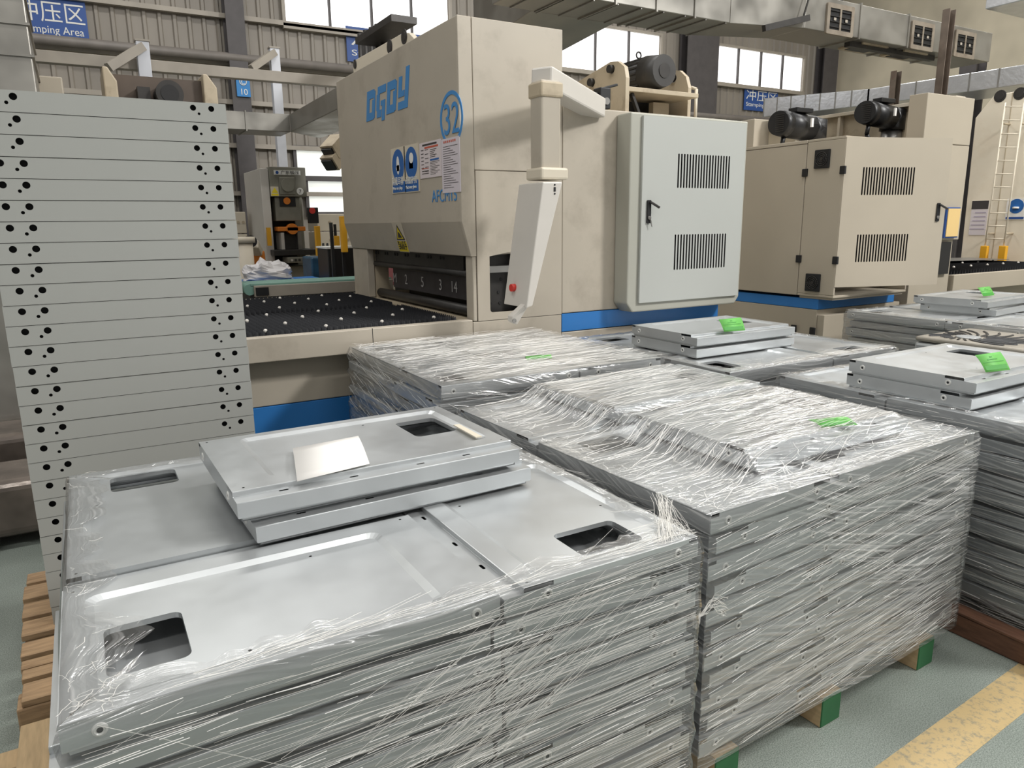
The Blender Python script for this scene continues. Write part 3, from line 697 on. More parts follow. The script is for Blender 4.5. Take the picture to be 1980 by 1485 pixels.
def green(lbl, fl_, fr_, lift=(.01, .055, .062)):
    """label stuck along its front edge, the rest curling up"""
    a_, c_ = Vector(fl_), Vector(fr_); e_ = Vector(lift)
    return paper_sheet('green_label', lbl, 'label', [a_, c_, c_+e_*1.05+Vector((.012, 0, 0)), a_+e_], GREENL, [(.06, .94, .06, .26), (.08, .9, .42, .45), (.3, .7, .55, .60), (.45, .55, .7, .76)], GREEND, 'green stock labels')
green('green label with dark print on the loose trays at the right edge', az(1906, 722, .985), az(1953, 717, .985))
green('green label with dark print on the loose trays before the cabinet', az(1400, 643, .995), az(1441, 640, .995))
green('green label with dark print on the loose trays of the far stack', az(1901, 574, 1.005), az(1923, 572, 1.005))
green('green label blurred beneath the film of the centre stack', (2.06, 1.50, .922), (2.19, 1.46, .922), (.04, .09, .001))
green('green label faint beneath the film of the stack by the machine bed', (1.86, 3.05, .930), (1.99, 3.02, .930), (.04, .09, .001))
# chalky spacer strip on the paper-topped pair
o = MB().box(0, .02, 0, .16, 0, .003).build('cardboard_strip', mat('kraft_card', srgb(206, 198, 180), .8)); at(o, (.955, 1.86, .976), -.02); tag(o, 'thin pale cardboard strip on the paper-topped loose tray', 'cardboard strip')
# ================================================================ leveller (main machine)
YM = 4.0; XF = 1.992; XB = 2.713; YB = 6.26
mc = thing('levelling_machine', 'big beige sheet levelling machine marked with a blue 32', 'machine')
# head: side plate with window, front face, chamfer, top
zt_, zc_, zk_, zbed = 2.751, 1.612, 1.404, 1.018
head = MB()
prof = [(XF, zc_), (XF, zt_), (XB, zt_), (XB, zk_+.02), (2.05, zk_)]
head.prism([(x, YM+.012, z) for x, z in prof], (0, YB-YM-.012, 0))
hd = head.build('head_cover', BEIGE, mc, .006)
# side skin panels with seams between them (3 mm gaps)
def panel_box(x0, x1, z0, z1, nm='side_panel', m_=BEIGE, y0=YM, y1=YM+.014, par=None):
    return MB().box(x0, x1, y0, y1, z0, z1).build(nm, m_, par or mc, .003, 1)
MB().prism([(XF, YM, zc_), (XF, YM, zt_), (2.081, YM, zt_), (2.086, YM, zk_), (2.05, YM, zk_)], (0, .013, 0)).build('side_panel', BEIGE, mc, .003, 1)
panel_box(2.085, XB-.002, 1.912, zt_)
win = rrect(2.175-2.09, 2.40-2.09, 1.055-1.008, 1.422-1.008, .02, 3); win[6:11] = [(2.40-2.09, .33), (2.395-2.09, .37), (2.375-2.09, .41), (2.34-2.09, .414), (2.30-2.09, .414)]
MB().plate(rect(0, XB-2.092, 0, 1.908-1.008), [win], (2.09, YM, 1.008), UX, UZ, .014).build('side_panel', BEIGE, mc)
panel_box(2.053, XB-.002, .02, 1.004)
MB().box(2.06, 2.085, YM+.004, YM+.10, 1.008, zk_).build('front_post', BEIGE, mc, .004, 1)
MB().box(2.055, 2.115, 5.90, YB, 1.008, zk_).build('front_post', BEIGE, mc, .004, 1)
# interior seen through the window and the slot
MB().box(2.42, 2.68, YM+.02, YB-.02, .5, zk_+.05).build('interior_block', DARK, mc)
MB().box(2.10, 2.42, YM+.10, YM+.13, .6, zk_+.02).build('interior_plate', DARK, mc)
for (x, z) in ((2.23, 1.10), (2.30, 1.10), (2.22, 1.16), (2.29, 1.17), (2.31, 1.25), (2.36, 1.32), (2.36, 1.15)): MB().cyl((x, YM+.095, z), (x, YM+.106, z), .010, 10).build('bolt', DARKER, mc)
MB().box(2.10, 2.40, YM+.02, YM+.09, 1.30, 1.34).build('interior_bar', STEEL, mc)
# roller cassette facing the bed
cs = MB().box(2.12, 2.40, YM+.25, 5.88, 1.30, zk_+.02).build('roller_beam', DARK, mc)
for i in range(7):
    for dz in (0,):
        y = YM+.55+i*.21; MB().cyl((2.115, y, 1.375), (2.125, y, 1.375), .012, 10).build('bolt', DARKER, mc); MB().cyl((2.115, y+.05, 1.375), (2.125, y+.05, 1.375), .012, 10).build('bolt', DARKER, mc)
MB().box(2.20, 2.42, YM+.28, 5.7, 1.10, 1.26).build('die_plate', mat('dark_die_steel', srgb(84, 80, 82), .5, metal=.4, var=.12, scale=10), mc)
for sx, yy in (('M', 5.98-.32), ('2', 5.42), ('5', 5.10), ('3', 4.78), ('14', 4.56)): text(sx, 'chalk_mark', (2.197, yy, 1.14), -UY, UZ, .11, CHALK, mc, 'CENTER')
for r_ in range(5): MB().cyl((2.13+.055*r_, YM+.2, 1.285), (2.13+.055*r_, 5.9, 1.285), .024, 14).build('roller', DARK, mc)
MB().cyl((2.16, YM+.2, 1.045), (2.16, 5.9, 1.045), .035, 14).build('roller', DARK, mc)
MB().box(2.05, 2.42, YM+.1, 5.9, .9, 1.0).build('lower_frame', BEIGED, mc)
fp = MB().plate(rect(0, .62, 0, .42), [rrect(.12, .52, .06, .33, .07, 4)], (2.12, 5.905, .99), UX, UZ, .02).build('far_side_plate', BEIGED, mc)
# body to the right of the head and its blue stripe
MB().box(XB+.002, 4.14, YM, YB, 1.012, 2.312).build('body_panel', BEIGE, mc, .006)
MB().box(XB+.002, 4.15, YM+.002, YB, .888, 1.008).build('blue_stripe', BLUE, mc, .003, 1)
MB().box(XB+.002, 4.145, YM, YB, .02, .884).build('base_panel', BEIGE, mc, .004)
MB().box(2.06, 4.1, YM+.05, YB-.05, 0, .05).build('plinth', DARK, mc)
# feed table: frame, base, brush strips, ball rollers
tb = .25
MB().box(tb, 2.05, YM, YM+.07, .884, zbed).build('table_rail', BEIGE, mc, .004)
MB().box(tb, 2.05, YB-.07, YB, .884, zbed).build('table_rail', BEIGE, mc, .004)
MB().box(tb, tb+.06, YM+.072, YB-.072, .884, zbed).build('table_rail', BEIGE, mc, .004)
MB().box(tb+.06, 2.05, YM+.07, YB-.07, .90, .955).build('table_plate', DARKER, mc)
MB().box(tb+.1, 2.045, YM+.13, YB-.13, .612, .88).build('table_base', BEIGE, mc, .004)
MB().box(tb+.1, 2.046, YM+.126, YB-.126, .30, .608).build('blue_stripe', BLUE, mc, .003, 1)
MB().box(tb+.1, 2.045, YM+.13, YB-.13, 0, .296).build('table_base', BEIGE, mc, .004)
MB().box(1.40, 1.404, YM-.0006, YM+.01, .886, zbed).build('seam_strip', DARK, mc)
bs = MB(); x = tb+.09
while x < 2.0:
    for (ya, yb_) in ((YM+.075, 4.98), (5.16, YB-.09)):
        n = int((yb_-ya)/.028)
        pts = []
        for i in range(n):
            y0 = ya+(yb_-ya)*i/n; y1 = ya+(yb_-ya)*(i+1)/n
            bs.add([(x-.012, y0, .955), (x+.012, y0, .955), (x+.012, y1, .955), (x-.012, y1, .955), (x-.004, (y0+y1)/2, 1.036), (x+.005, (y0+y1)/2, 1.036)], [(0, 1, 5, 4), (1, 2, 5), (2, 3, 4, 5), (3, 0, 4)])
    x += .034
bo = bs.build('brush_strips', RUBBER, mc); bo['kind'] = 'stuff'
MB().box(tb+.07, 2.02, 4.985, 5.155, .95, .985).build('centre_channel', DARK, mc)
ball = MB().sphere((0, 0, 0), .013, 10).mesh('ball_roller', WHITEP)
k = 0
for iy, y in enumerate((4.16, 4.42, 4.68, 4.92, 5.3, 5.55, 5.8, 6.02)):
    for ix in range(5):
        x = .5+ix*.34+(.17 if iy % 2 else 0)
        if x < 1.98: inst(ball, 'ball_roller', mc, (x, y, 1.030))
# lettering and stickers on the front face (normal -X); u runs towards -Y
def on_face(px, py): p = ax(px, py, XF); return p
def shear_poly(b, rects, org, w_, h_, sh):
    for (x0, x1, y0, y1) in rects:
        q = [(x0+sh*y0, y0), (x1+sh*y0, y0), (x1+sh*y1, y1), (x0+sh*y1, y1)]
        b.prism([org+(-UY)*(a*w_)+UZ*(c*h_) for a, c in q], (-.003, 0, 0))
LOGO = {'D': [(.0, .80, .72, 1), (.80, .93, .66, .94), (.62, .95, .26, .66), (.80, .93, .04, .26), (0, .80, 0, .26), (0, .30, .26, .72)],
        'G': [(.10, .95, .76, 1), (.0, .32, .24, .76), (.08, .54, 0, .24), (.62, .92, -.14, .36), (.46, .92, .36, .52)],
        'Y': [(.02, .32, .56, 1), (.02, .58, .38, .56), (.64, .95, .24, 1.22), (.05, .95, 0, .24)]}
p0 = on_face(709, 236); p1 = on_face(790, 205); lw = (p0.y-p1.y); hh = .205
lg = MB()
for i, ch in enumerate('DGDY'):
    shear_poly(lg, LOGO[ch], Vector((XF, p0.y-lw*i*.255, p0.z+.0)), lw*.23, hh, .26)
lg.build('logo', LBLUE, mc)
c = on_face(873, 229); rr = .155
rb = MB(); n = 40
for i in range(n):
    a0, a1 = 2*PI*i/n, 2*PI*(i+1)/n
    rb.prism([c-UY*(math.cos(a)*r)+UZ*(math.sin(a)*r) for a, r in ((a0, rr), (a1, rr), (a1, rr-.022), (a0, rr-.022))], (-.003, 0, 0))
rb.build('number_ring', LBLUE, mc)
text('32', 'number', c+Vector((-.003, 0, -.085)), -UY, UZ, .25, LBLUE, mc, 'CENTER', wfit=.2)
p = on_face(836, 391); text('AFCM15', 'model_lettering', p+Vector((-.002, 0, 0)), -UY, UZ, .105, LBLUE, mc, wfit=.36)
def poster(name, corners, mt, label=None):
    a = on_face(*corners[0]); b = on_face(*corners[1]); y0, y1 = a.y, b.y; z0, z1 = a.z, b.z    # lower-left px, upper-right px
    o = MB().prism([(XF, y0, z0), (XF, y1, z0), (XF, y1, z1), (XF, y0, z1)], (-.004, 0, 0)).build(name, mt, mc)
    if label: o['label'] = label
    def R2(u0, u1, v0, v1, m_, nm='print'):
        yy = lambda u: y0+(y1-y0)*u; zz = lambda v: z0+(z1-z0)*v
        MB().prism([(XF-.0042, yy(u0), zz(v0)), (XF-.0042, yy(u1), zz(v0)), (XF-.0042, yy(u1), zz(v1)), (XF-.0042, yy(u0), zz(v1))], (-.0008, 0, 0)).build(nm, m_, o)
    def E2(u, v, ru, m_, nm='print', rv=None, dx=0.):
        W_ = abs(y1-y0); H_ = abs(z1-z0); rv = ru*W_ if rv is None else rv*H_; ru = ru*W_
        cy_ = y0+(y1-y0)*u; cz = z0+(z1-z0)*v
        MB().prism([(XF-.0042-dx, cy_+ru*math.cos(2*PI*i/24), cz+rv*math.sin(2*PI*i/24)) for i in range(24)], (-.0008, 0, 0)).build(nm, m_, o)
    return o, R2, E2, (y0, y1, z0, z1)
o, R2, E2, q = poster('safety_sign', ((760, 375), (783, 282)), CREAM, 'white and blue safety sign with an ear plug pictogram')
R2(.06, .94, .02, .25, INKB); E2(.5, .61, .42, INKB); E2(.5, .61, .1, PAPER, rv=.2, dx=.001); E2(.5, .55, .14, PAPER, rv=.07, dx=.001)
text('请戴耳塞', 'lettering', (XF-.006, q[0]-.01, q[2]+.06), -UY, UZ, .06, LETW, o, wfit=abs(q[1]-q[0])*.8); text('Wear ear plugs', 'lettering', (XF-.006, q[0]-.015, q[2]+.025), -UY, UZ, .03, LETW, o, wfit=abs(q[1]-q[0])*.7)
o, R2, E2, q = poster('safety_sign', ((785, 373), (809, 276)), CREAM, 'white and blue safety sign with a glove pictogram')
R2(.06, .94, .02, .25, INKB); E2(.5, .62, .42, INKB); R2(.35, .62, .5, .68, PAPER); E2(.52, .72, .14, PAPER, dx=.001)
text('必须戴防护手套', 'lettering', (XF-.006, q[0]-.01, q[2]+.06), -UY, UZ, .05, LETW, o, wfit=abs(q[1]-q[0])*.82); text('Must wear gloves', 'lettering', (XF-.006, q[0]-.015, q[2]+.025), -UY, UZ, .03, LETW, o, wfit=abs(q[1]-q[0])*.75)
o, R2, E2, q = poster('notice_sheet', ((814, 346), (853, 268)), mat('pinkish_paper', srgb(216, 205, 206), .6), 'printed notice sheet with a red heading bar')
R2(.15, .82, .9, .95, INKK); R2(.25, .88, .82, .87, INKR); R2(.5, .9, .46, .51, INKB)
for i in range(6): R2(.08, .2, .78-i*.1, .8-i*.1, INKK); R2(.26, .42, .78-i*.12, .795-i*.12, INKK)
for i in range(5): R2(.5, .8-.06*(i % 3), .76-.05*i, .775-.05*i, INKK)
for i in range(9): R2(.5, .92-.09*(i % 3), .42-.042*i, .43-.042*i, INKK)
for i in range(3): R2(.1, .42, .26-.07*i, .28-.07*i, INKR if i == 0 else INKK)
o, R2, E2, q = poster('notice_sheet', ((857, 374), (889, 262)), mat('mauve_paper', srgb(214, 206, 212), .35), 'tall printed notice sheet with a red heading')
for i in range(7): R2(.14+.1*i, .2+.1*i, .92, .96, INKR)
for i in range(19): R2(.1, .9-.13*((i*7) % 4), .85-.042*i, .858-.042*i, INKK)
# warning sticker on the chamfer
p0 = Vector((XF, 0, zc_)); p1 = Vector((2.05, 0, zk_)); dn_ = (p1-p0).normalized(); A = ax(758, 432, XF).y; B = ax(776, 432, XF).y
st = MB(); nn_ = Vector((-.004, 0, -.001))
def cp(u, v): return Vector((XF, A+(B-A)*u, zc_)) + (p1-p0)*v + nn_
st.prism([cp(0, -.02), cp(1, -.02), cp(1, 1.0), cp(0, 1.0)], (.002, 0, 0)); so = st.build('warning_sticker', CREAM, mc)
q = MB(); q.add([cp(.02, .62)+nn_*.3, cp(.98, .62)+nn_*.3, cp(.98, .98)+nn_*.3, cp(.02, .98)+nn_*.3], [(3, 2, 1, 0)]); q.build('yellow_field', SIGNY, so)
q = MB(); q.add([cp(.05, .58)+nn_*.3, cp(.95, .58)+nn_*.3, cp(.5, .05)+nn_*.3], [(2, 1, 0)]); q.build('triangle_border', INKK, so)
q = MB(); q.add([cp(.17, .54)+nn_*.6, cp(.83, .54)+nn_*.6, cp(.5, .14)+nn_*.6], [(2, 1, 0)]); q.build('triangle', SIGNY, so)
q = MB(); q.add([cp(.3, .5)+nn_*.9, cp(.72, .5)+nn_*.9, cp(.6, .36)+nn_*.9, cp(.45, .28)+nn_*.9], [(3, 2, 1, 0)]); q.build('hand_symbol', INKK, so)
text('当心压手', 'lettering', cp(.06, .88)+nn_*.8, -UY, -(p1-p0), .07, INKK, so, wfit=abs(B-A)*.85)
# control arm with hanging console
ar = thing('control_arm', 'cream swing arm carrying a white control console on the machine side', 'control arm', (2.94, 4.0, 2.3)); base = Vector((2.94, 4.0, 2.3))
def L_(v): return Vector(v)-base
AY = 3.6
MB().beam(L_((2.99, 4.02, 2.315)), L_((2.30, 3.60, 2.375)), .13, .12).build('boom', WHITEP, ar, .012)
MB().box(*[v for v in (2.262-base.x, 2.392-base.x, 3.54-base.y, 3.66-base.y, 1.845-base.z, 2.36-base.z)]).build('drop_post', BEIGE, ar, .012)
MB().box(2.255-base.x, 2.40-base.x, 3.53-base.y, 3.67-base.y, 2.27-base.z, 2.35-base.z).build('elbow_collar', BEIGED, ar, .01)
MB().box(2.25-base.x, 2.43-base.x, 3.52-base.y, 3.69-base.y, 1.835-base.z, 1.90-base.z).build('collar', CREAM, ar, .012)
tl, tr_, brr, bl = ay(1050, 352, 3.5), ay(1088, 352, 3.5), ay(1030, 592, 3.5), ay(1018, 596, 3.5)
con = MB().prism([L_(v) for v in (tl, tr_, brr, bl)], (0, .26, 0)).build('console', WHITEP, ar, .006)
MB().prism([L_(v) for v in (bl+Vector((.004, .02, .02)), brr+Vector((0, .02, .02)), ay(1000, 628, 3.56), ay(990, 622, 3.56), ay(990, 612, 3.56))], (0, .05, 0)).build('handle_bracket', WHITEP, ar, .004)
hb = ay(994, 620, 3.55); MB().cyl(L_(hb), L_(hb)+Vector((0, -.008, 0)), .012, 12).build('bolt', STEEL, ar)
es = L_(ay(998, 556, 3.66))+Vector((-.02, 0, 0)); MB().cyl(es+Vector((.045, 0, 0)), es+Vector((.015, 0, 0)), .012, 12).cyl(es+Vector((.015, 0, 0)), es+Vector((-.015, 0, 0)), .022, 16).build('emergency_stop', RED, ar)
ks = L_(ay(1073, 366, 3.497)); MB().box(ks.x-.006, ks.x+.006, ks.y, ks.y+.004, ks.z-.012, ks.z+.012).cyl(ks+Vector((0, .0, .024)), ks+Vector((0, .004, .024)), .005, 8).cyl(ks+Vector((0, .0, -.024)), ks+Vector((0, .004, -.024)), .005, 8).build('cable_socket', BLACK, ar)
# grey electrical cabinet hung on the side
def vent_door(par, org, u, W_, H_, z0, vents, mt, th=.02, handle=None, nslot=19):
    """door plate standing at org, width along u"""
    holes = []
    for (x0, x1, za, zb) in vents:
        for i in range(nslot): x = x0+(x1-x0)*i/(nslot-1); holes.append(rrect(x-.0065, x+.0065, za, zb, .005, 2))
    d = MB().plate(rect(0, W_, 0, H_), holes, org, u, UZ, th, hmi=1).build('door', [mt, DARKER], par)
    return d
def swing_handle(par, org, u, nrm, key=True):
    org = Vector(org); u = Vector(u); nrm = Vector(nrm)
    b = MB(); b.prism([org+u*a+UZ*c for a, c in rrect(-.015, .015, -.15, 0, .006, 3)], nrm*.012); h = b.build('handle', BLACK, par)
    MB().beam(org+nrm*.02+UZ*-.012, org+nrm*.05+u*.055+UZ*-.05, .016, .016).build('lever', DARK, h, .004)
    MB().cyl(org+nrm*.008+UZ*-.115, org+nrm*.02+UZ*-.115, .012, 14).build('lock', STEEL, h)
    if key: MB().prism([org+nrm*.02+u*a+UZ*c for a, c in ((.0, -.115), (.012, -.135), (.02, -.175), (.012, -.17), (.004, -.14))], nrm*.003).build('key', STEEL, h)
    return h
cb = thing('electrical_cabinet', 'light grey cabinet with louvred door on the leveller side', 'cabinet', (3.14, YM, 1.0)); o0 = Vector((3.14, YM, 1.0))
x0, x1 = 3.14-o0.x, 4.20-o0.x; yb_, yf = -.002, 3.853-o0.y
body = MB(); body.prism([(x0, yb_, .06), (x0+.05, yb_, .0), (x1-.04, yb_, .0), (x1, yb_, .05), (x1, yb_, 1.285), (x0, yb_, 1.285)], (0, yf-yb_, 0))
# hollow look behind the slots: dark sheet paints the shade inside
body.build('body', CABW2, cb, .01)
MB().box(3.30-o0.x, 4.12-o0.x, yf-.0015, yf-.0005, .2, 1.1).build('shade_sheet', DARKER, cb)
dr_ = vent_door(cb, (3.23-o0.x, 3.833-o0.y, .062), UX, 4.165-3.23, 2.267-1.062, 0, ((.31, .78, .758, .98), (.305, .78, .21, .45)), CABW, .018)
swing_handle(dr_, (3.287-o0.x, 3.833-o0.y, 1.739-o0.z), UX, -UY)
# lifting plates and motor on top of the machine
tp = 2.312
def lift_plate(X, y0, y1, z0, prof, holes, nm='lifting_plate'):
    return MB().plate(prof, [circ(a, c, r, 18) for a, c, r in holes], (X, y1, z0), -UY, UZ, .03, hmi=1).build(nm, [BEIGED, DARKER], mc)
# local a runs towards the camera (-Y): 0 at the far end
lift_plate(3.25, 4.05, 5.6, tp, [(0, 0), (1.55, 0), (1.55, .22), (1.53, .29), (1.46, .335), (1.38, .345), (0, .10)], ((1.40, .295, .028), (1.18, .245, .028)))
lift_plate(4.02, 4.28, 5.6, tp, [(0, 0), (1.32, 0), (1.32, .25), (1.29, .33), (1.22, .385), (1.15, .395), (0, .15)], ((1.16, .34, .03), (.9, .28, .03)))
MB().cyl((3.25-.03, 4.20, tp+.295), (3.25+.002, 4.20, tp+.295), .026, 18).cyl((3.22, 4.42, tp+.245), (3.252, 4.42, tp+.245), .026, 18).build('pin', DARK, mc)
MB().cyl((3.99, 4.44, tp+.34), (4.022, 4.44, tp+.34), .026, 18).build('pin', DARK, mc)
mo = MB(); my = 4.62; mz = 2.625
mo.cyl((3.42, my, mz), (3.72, my, mz), .115, 28); mo.cyl((3.72, my, mz), (3.86, my, mz), .128, 28, .105)
for i in range(14):
    a = 2*PI*i/14; mo.beam((3.43, my+.118*math.cos(a), mz+.118*math.sin(a)), (3.71, my+.118*math.cos(a), mz+.118*math.sin(a)), .012, .012)
me_ = MB(); my = 4.45
mo = MB(); mo.cyl((3.66, 4.62, mz), (3.66, 4.30, mz), .112, 28); mo.cyl((3.66, 4.30, mz), (3.66, 4.14, mz), .125, 28, .105)
for i in range(18):
    a = 2*PI*i/18; mo.beam((3.66+.116*math.cos(a), 4.60, mz+.116*math.sin(a)), (3.66+.116*math.cos(a), 4.31, mz+.116*math.sin(a)), .01, .012)
mo.tube([(3.66+.022*math.cos(a), 4.42, mz+.15+.022*math.sin(a)) for a in [i*PI/6 for i in range(13)]], .006, 6)
MOT = mat('motor_dark_grey', srgb(58, 56, 54), .45, var=.15, scale=8)
mm_ = mo.build('drive_motor', MOT, mc); MB().cyl((3.66, 4.142, mz), (3.66, 4.135, mz), .05, 20).build('fan_cap', DARK, mm_)
MB().box(3.30, 4.0, 4.15, 4.7, mz-.155, mz-.125).build('motor_shelf', BEIGED, mc, .003)
MB().box(3.30, 4.0, 4.5, 4.53, tp, mz-.155).build('shelf_web', DARK, mc); MB().beam((3.42, 4.2, mz-.16), (3.5, 4.2, tp), .03, .02).build('brace', DARK, mc)
MB().box(3.75, 3.9, 4.35, 4.4, tp, tp+.14).build('bracket', BEIGED, mc); MB().tube([(4.12, 4.3, tp), (4.12, 4.3, tp+.25), (4.10, 4.35, tp+.27)], .012, 8).build('handrail', CREAM, mc)
# sensor clamp between the boom and the plate
so = thing('sensor_clamp', 'small black valve block with a lever beside the control arm', 'valve', (3.02, 4.06, 2.32)); 
MB().box(0, .085, -.04, .04, 0, .13).build('valve_body', BLACK, so, .006); MB().cyl((.045, -.04, .045), (.045, -.055, .045), .022, 14).build('knob', STEEL, so)
MB().beam((.05, 0, .13), (.16, -.01, .16), .016, .016).build('lever', BLACK, so, .004); MB().box(-.07, 0, -.02, .03, .05, .10).build('port', BLACK, so, .004)
# second lifting plate pair and cylinder rack seen over the head
pp = thing('rear_press', 'cream press frame with round holes rising behind the leveller head', 'press')
f2_ = MB()
pl_ = [ax(683, 132, 3.05), ax(683, 118, 3.05), ax(778, 64, 3.05), ax(790, 63, 3.05), ax(798, 74, 3.05), ax(800, 85, 3.05)]
yfar, ynear = pl_[0].y, pl_[-1].y
MB().prism([(3.05, yfar, 0), (3.05, yfar, pl_[1].z), (3.05, pl_[2].y, pl_[2].z), (3.05, pl_[3].y, pl_[3].z), (3.05, ynear, pl_[4].z), (3.05, ynear, 0)], (.06, 0, 0)).build('side_plate', CREAM, pp, .006)
for q in ((686, 124), (753, 90), (781, 71)): c = ax(*q, 3.045); MB().cyl((3.042, c.y, c.z), (3.052, c.y, c.z), .07 if q[0] > 700 else .05, 18).cyl((3.04, c.y, c.z), (3.045, c.y, c.z), .045 if q[0] > 700 else .03, 18).build('hole_bush', DARK, pp)
rk = [ax(705, 108, 2.95), ax(742, 70, 2.95)]
for i in range(5):
    c = ax(700+i*11, 100-i*5, 3.5); MB().cyl((3.5, c.y, 2.2), (3.5, c.y, c.z+.22), .05, 12).build('cylinder', DARK, pp)
c = ax(700, 80, 3.25); MB().box(3.2, 3.5, c.y-1.1, c.y+.1, c.z-.02, c.z+.05).build('rack_top', DARK, pp)
MB().box(3.12, 4.4, ynear+.1, yfar-.1, 0, 2.6).build('frame_body', CREAM, pp)

o = MB().box(ay(722, 520, 7.0).x, ay(790, 520, 7.0).x, 7.0, 7.05, 1.0, ay(740, 490, 7.0).z+.1).build('red_guard', mat('faded_red_guard', srgb(176, 110, 112), .3, var=.15), None, .01); tag(o, 'faded pink red guard panel seen through the machine slot', 'guard')
# ================================================================ second machine (behind, right)
m2 = thing('second_machine', 'beige machine with open louvred door and two black motors', 'machine'); X2 = 5.4; Y2 = 3.93
zt2_ = 2.255; zb2 = .955
MB().box(X2, 7.25, 4.297, 6.1, zb2, zt2_-.03).build('side_cover', BEIGE2, m2, .006)
MB().box(X2-.004, 7.25, 4.294, 6.1, zt2_-.028, zt2_).build('top_cover', BEIGE2, m2, .004)
# narrow cabinet with the fans, door ajar
cabx = 6.42
cb2 = MB(); cb2.box(X2+.021, cabx-.021, Y2+.3, 4.288, zb2+.021, zt2_-.021); cb2.box(X2, X2+.02, Y2, 4.29, zb2+.021, zt2_-.021); cb2.box(cabx-.02, cabx, Y2, 4.29, zb2+.021, zt2_-.021); cb2.box(X2, cabx, Y2, 4.29, zt2_-.02, zt2_); cb2.box(X2, cabx, Y2, 4.29, zb2, zb2+.02)
cb2.build('fan_cabinet', BEIGE2, m2, .004)
MB().box(X2+.02, cabx-.02, Y2+.02, 4.28, zb2-.02, zb2-.001).build('underside', BEIGE2, m2)
for zf in (2.09, 1.075):
    f = MB().box(X2-.018, X2, 4.06, 4.205, zf-.075, zf+.075).build('fan_guard', BLACK, m2, .006)
    g_ = MB()
    for r_ in (.055, .04, .025): g_.tube([(X2-.021, 4.1325+r_*math.cos(i*PI/10), zf+r_*math.sin(i*PI/10)) for i in range(21)], .004, 5)
    g_.build('grille_rings', DARK, f); MB().cyl((X2-.024, 4.1325, zf), (X2-.016, 4.1325, zf), .016, 12).build('hub', DARK, f)
for (yy, zz) in ((4.295, 1.99), (4.295, 1.27), (3.932, 1.99), (3.932, 1.27), (4.295, .66), (4.10, .66)): MB().box(X2-.016, X2+.004, yy-.025, yy+.025, zz-.032, zz+.032).build('hinge', BLACK, m2, .004)
a_ = math.radians(20); du = Vector((math.cos(a_), -math.sin(a_), 0)); W2d = .965
MB().box(X2+.03, cabx-.03, Y2+.27, Y2+.29, zb2+.05, zt2_-.05).build('shade_sheet', DARKER, m2)  # dark sheet stands in for shade inside the fan cabinet
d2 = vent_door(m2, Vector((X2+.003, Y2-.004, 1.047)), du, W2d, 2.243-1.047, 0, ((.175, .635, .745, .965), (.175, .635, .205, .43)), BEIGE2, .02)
# measured slots
nrm2 = du.cross(UZ)
swing_handle(d2, Vector((X2, Y2, 0))+du*.90+UZ*1.725, du, nrm2, False)
# blue stripe and base
MB().box(X2+.02, 6.5, 4.085, 6.0, .845, .933).build('blue_stripe', BLUE, m2, .003, 1)
MB().box(X2+.02, 6.6, 4.09, 6.0, .02, .842).build('base_panel', BEIGE2, m2, .004)
MB().box(X2+.03, X2+.9, 4.02, 4.088, .02, .80).build('foot_box', BEIGE2, m2, .004)
# two motors on gear boxes
MBLK = mat('motor_black', srgb(30, 30, 31), .38, var=.1)
def servo(px, py, Y, nm_l):
    c = ay(px, py, Y); r = .115
    q = MB(); x_ = Vector((1, .15, -.02)).normalized()
    q.cyl(c, c+x_*.10, r*.92, 26, r); q.cyl(c+x_*.10, c+x_*.5, r, 26); q.cyl(c+x_*.5, c+x_*.62, r*1.05, 8)
    o = q.build('servo_motor', MBLK, m2); o['label'] = nm_l
    for i in range(9): zz = (i-4)*.018; MB().beam(c-x_*.003+UZ*zz-UY*.06, c-x_*.003+UZ*zz+UY*.06, .004, .006).build('fan_slat', DARK, o)
    MB().box(c.x+.18, c.x+.4, c.y-.05, c.y+.05, c.z+r*.9, c.z+r*1.25).build('terminal_box', MBLK, o, .004)
    e = c+x_*.6; MB().cyl((e.x, e.y, e.z+.08), (e.x, e.y, e.z-.12), .12, 22).build('gear_head', MBLK, o)
    MB().cyl((e.x, e.y, e.z-.12), (e.x, e.y, zt2_+.03), .10, 22).cyl((e.x, e.y, zt2_+.03), (e.x, e.y, zt2_), .14, 22).build('flange', STEEL, o)
    MB().tube([c+x_*.1-UZ*.1, c+x_*.08-UZ*.2, c+x_*.2-UZ*.3], .02, 8).build('cable', BLACK, o)
    MB().box(c.x+.3, c.x+.325, c.y-r-.006, c.y-r+.01, c.z-.03, c.z+.045).build('type_plate', PAPER, o)
servo(1505, 238, 4.75, 'black servo motor on the left'); servo(1672, 217, 4.75, 'black servo motor on the right')
# ribbed rear frame behind the motors
MB().box(7.42, 7.46, 4.2, 6.6, 1.06, 2.70).build('rear_web', BEIGED, m2); MB().box(7.34, 7.50, 4.2, 6.6, 2.70, 2.735).build('rear_flange', CREAM, m2, .004)
for yy in (4.35, 4.9, 5.45, 6.0): MB().box(7.36, 7.42, yy, yy+.03, zt2_, 2.70).build('rib', CREAM, m2)
MB().box(5.42, 5.62, 4.9, 5.4, zt2_, 2.50).build('junction_box', BEIGE2, m2, .006)
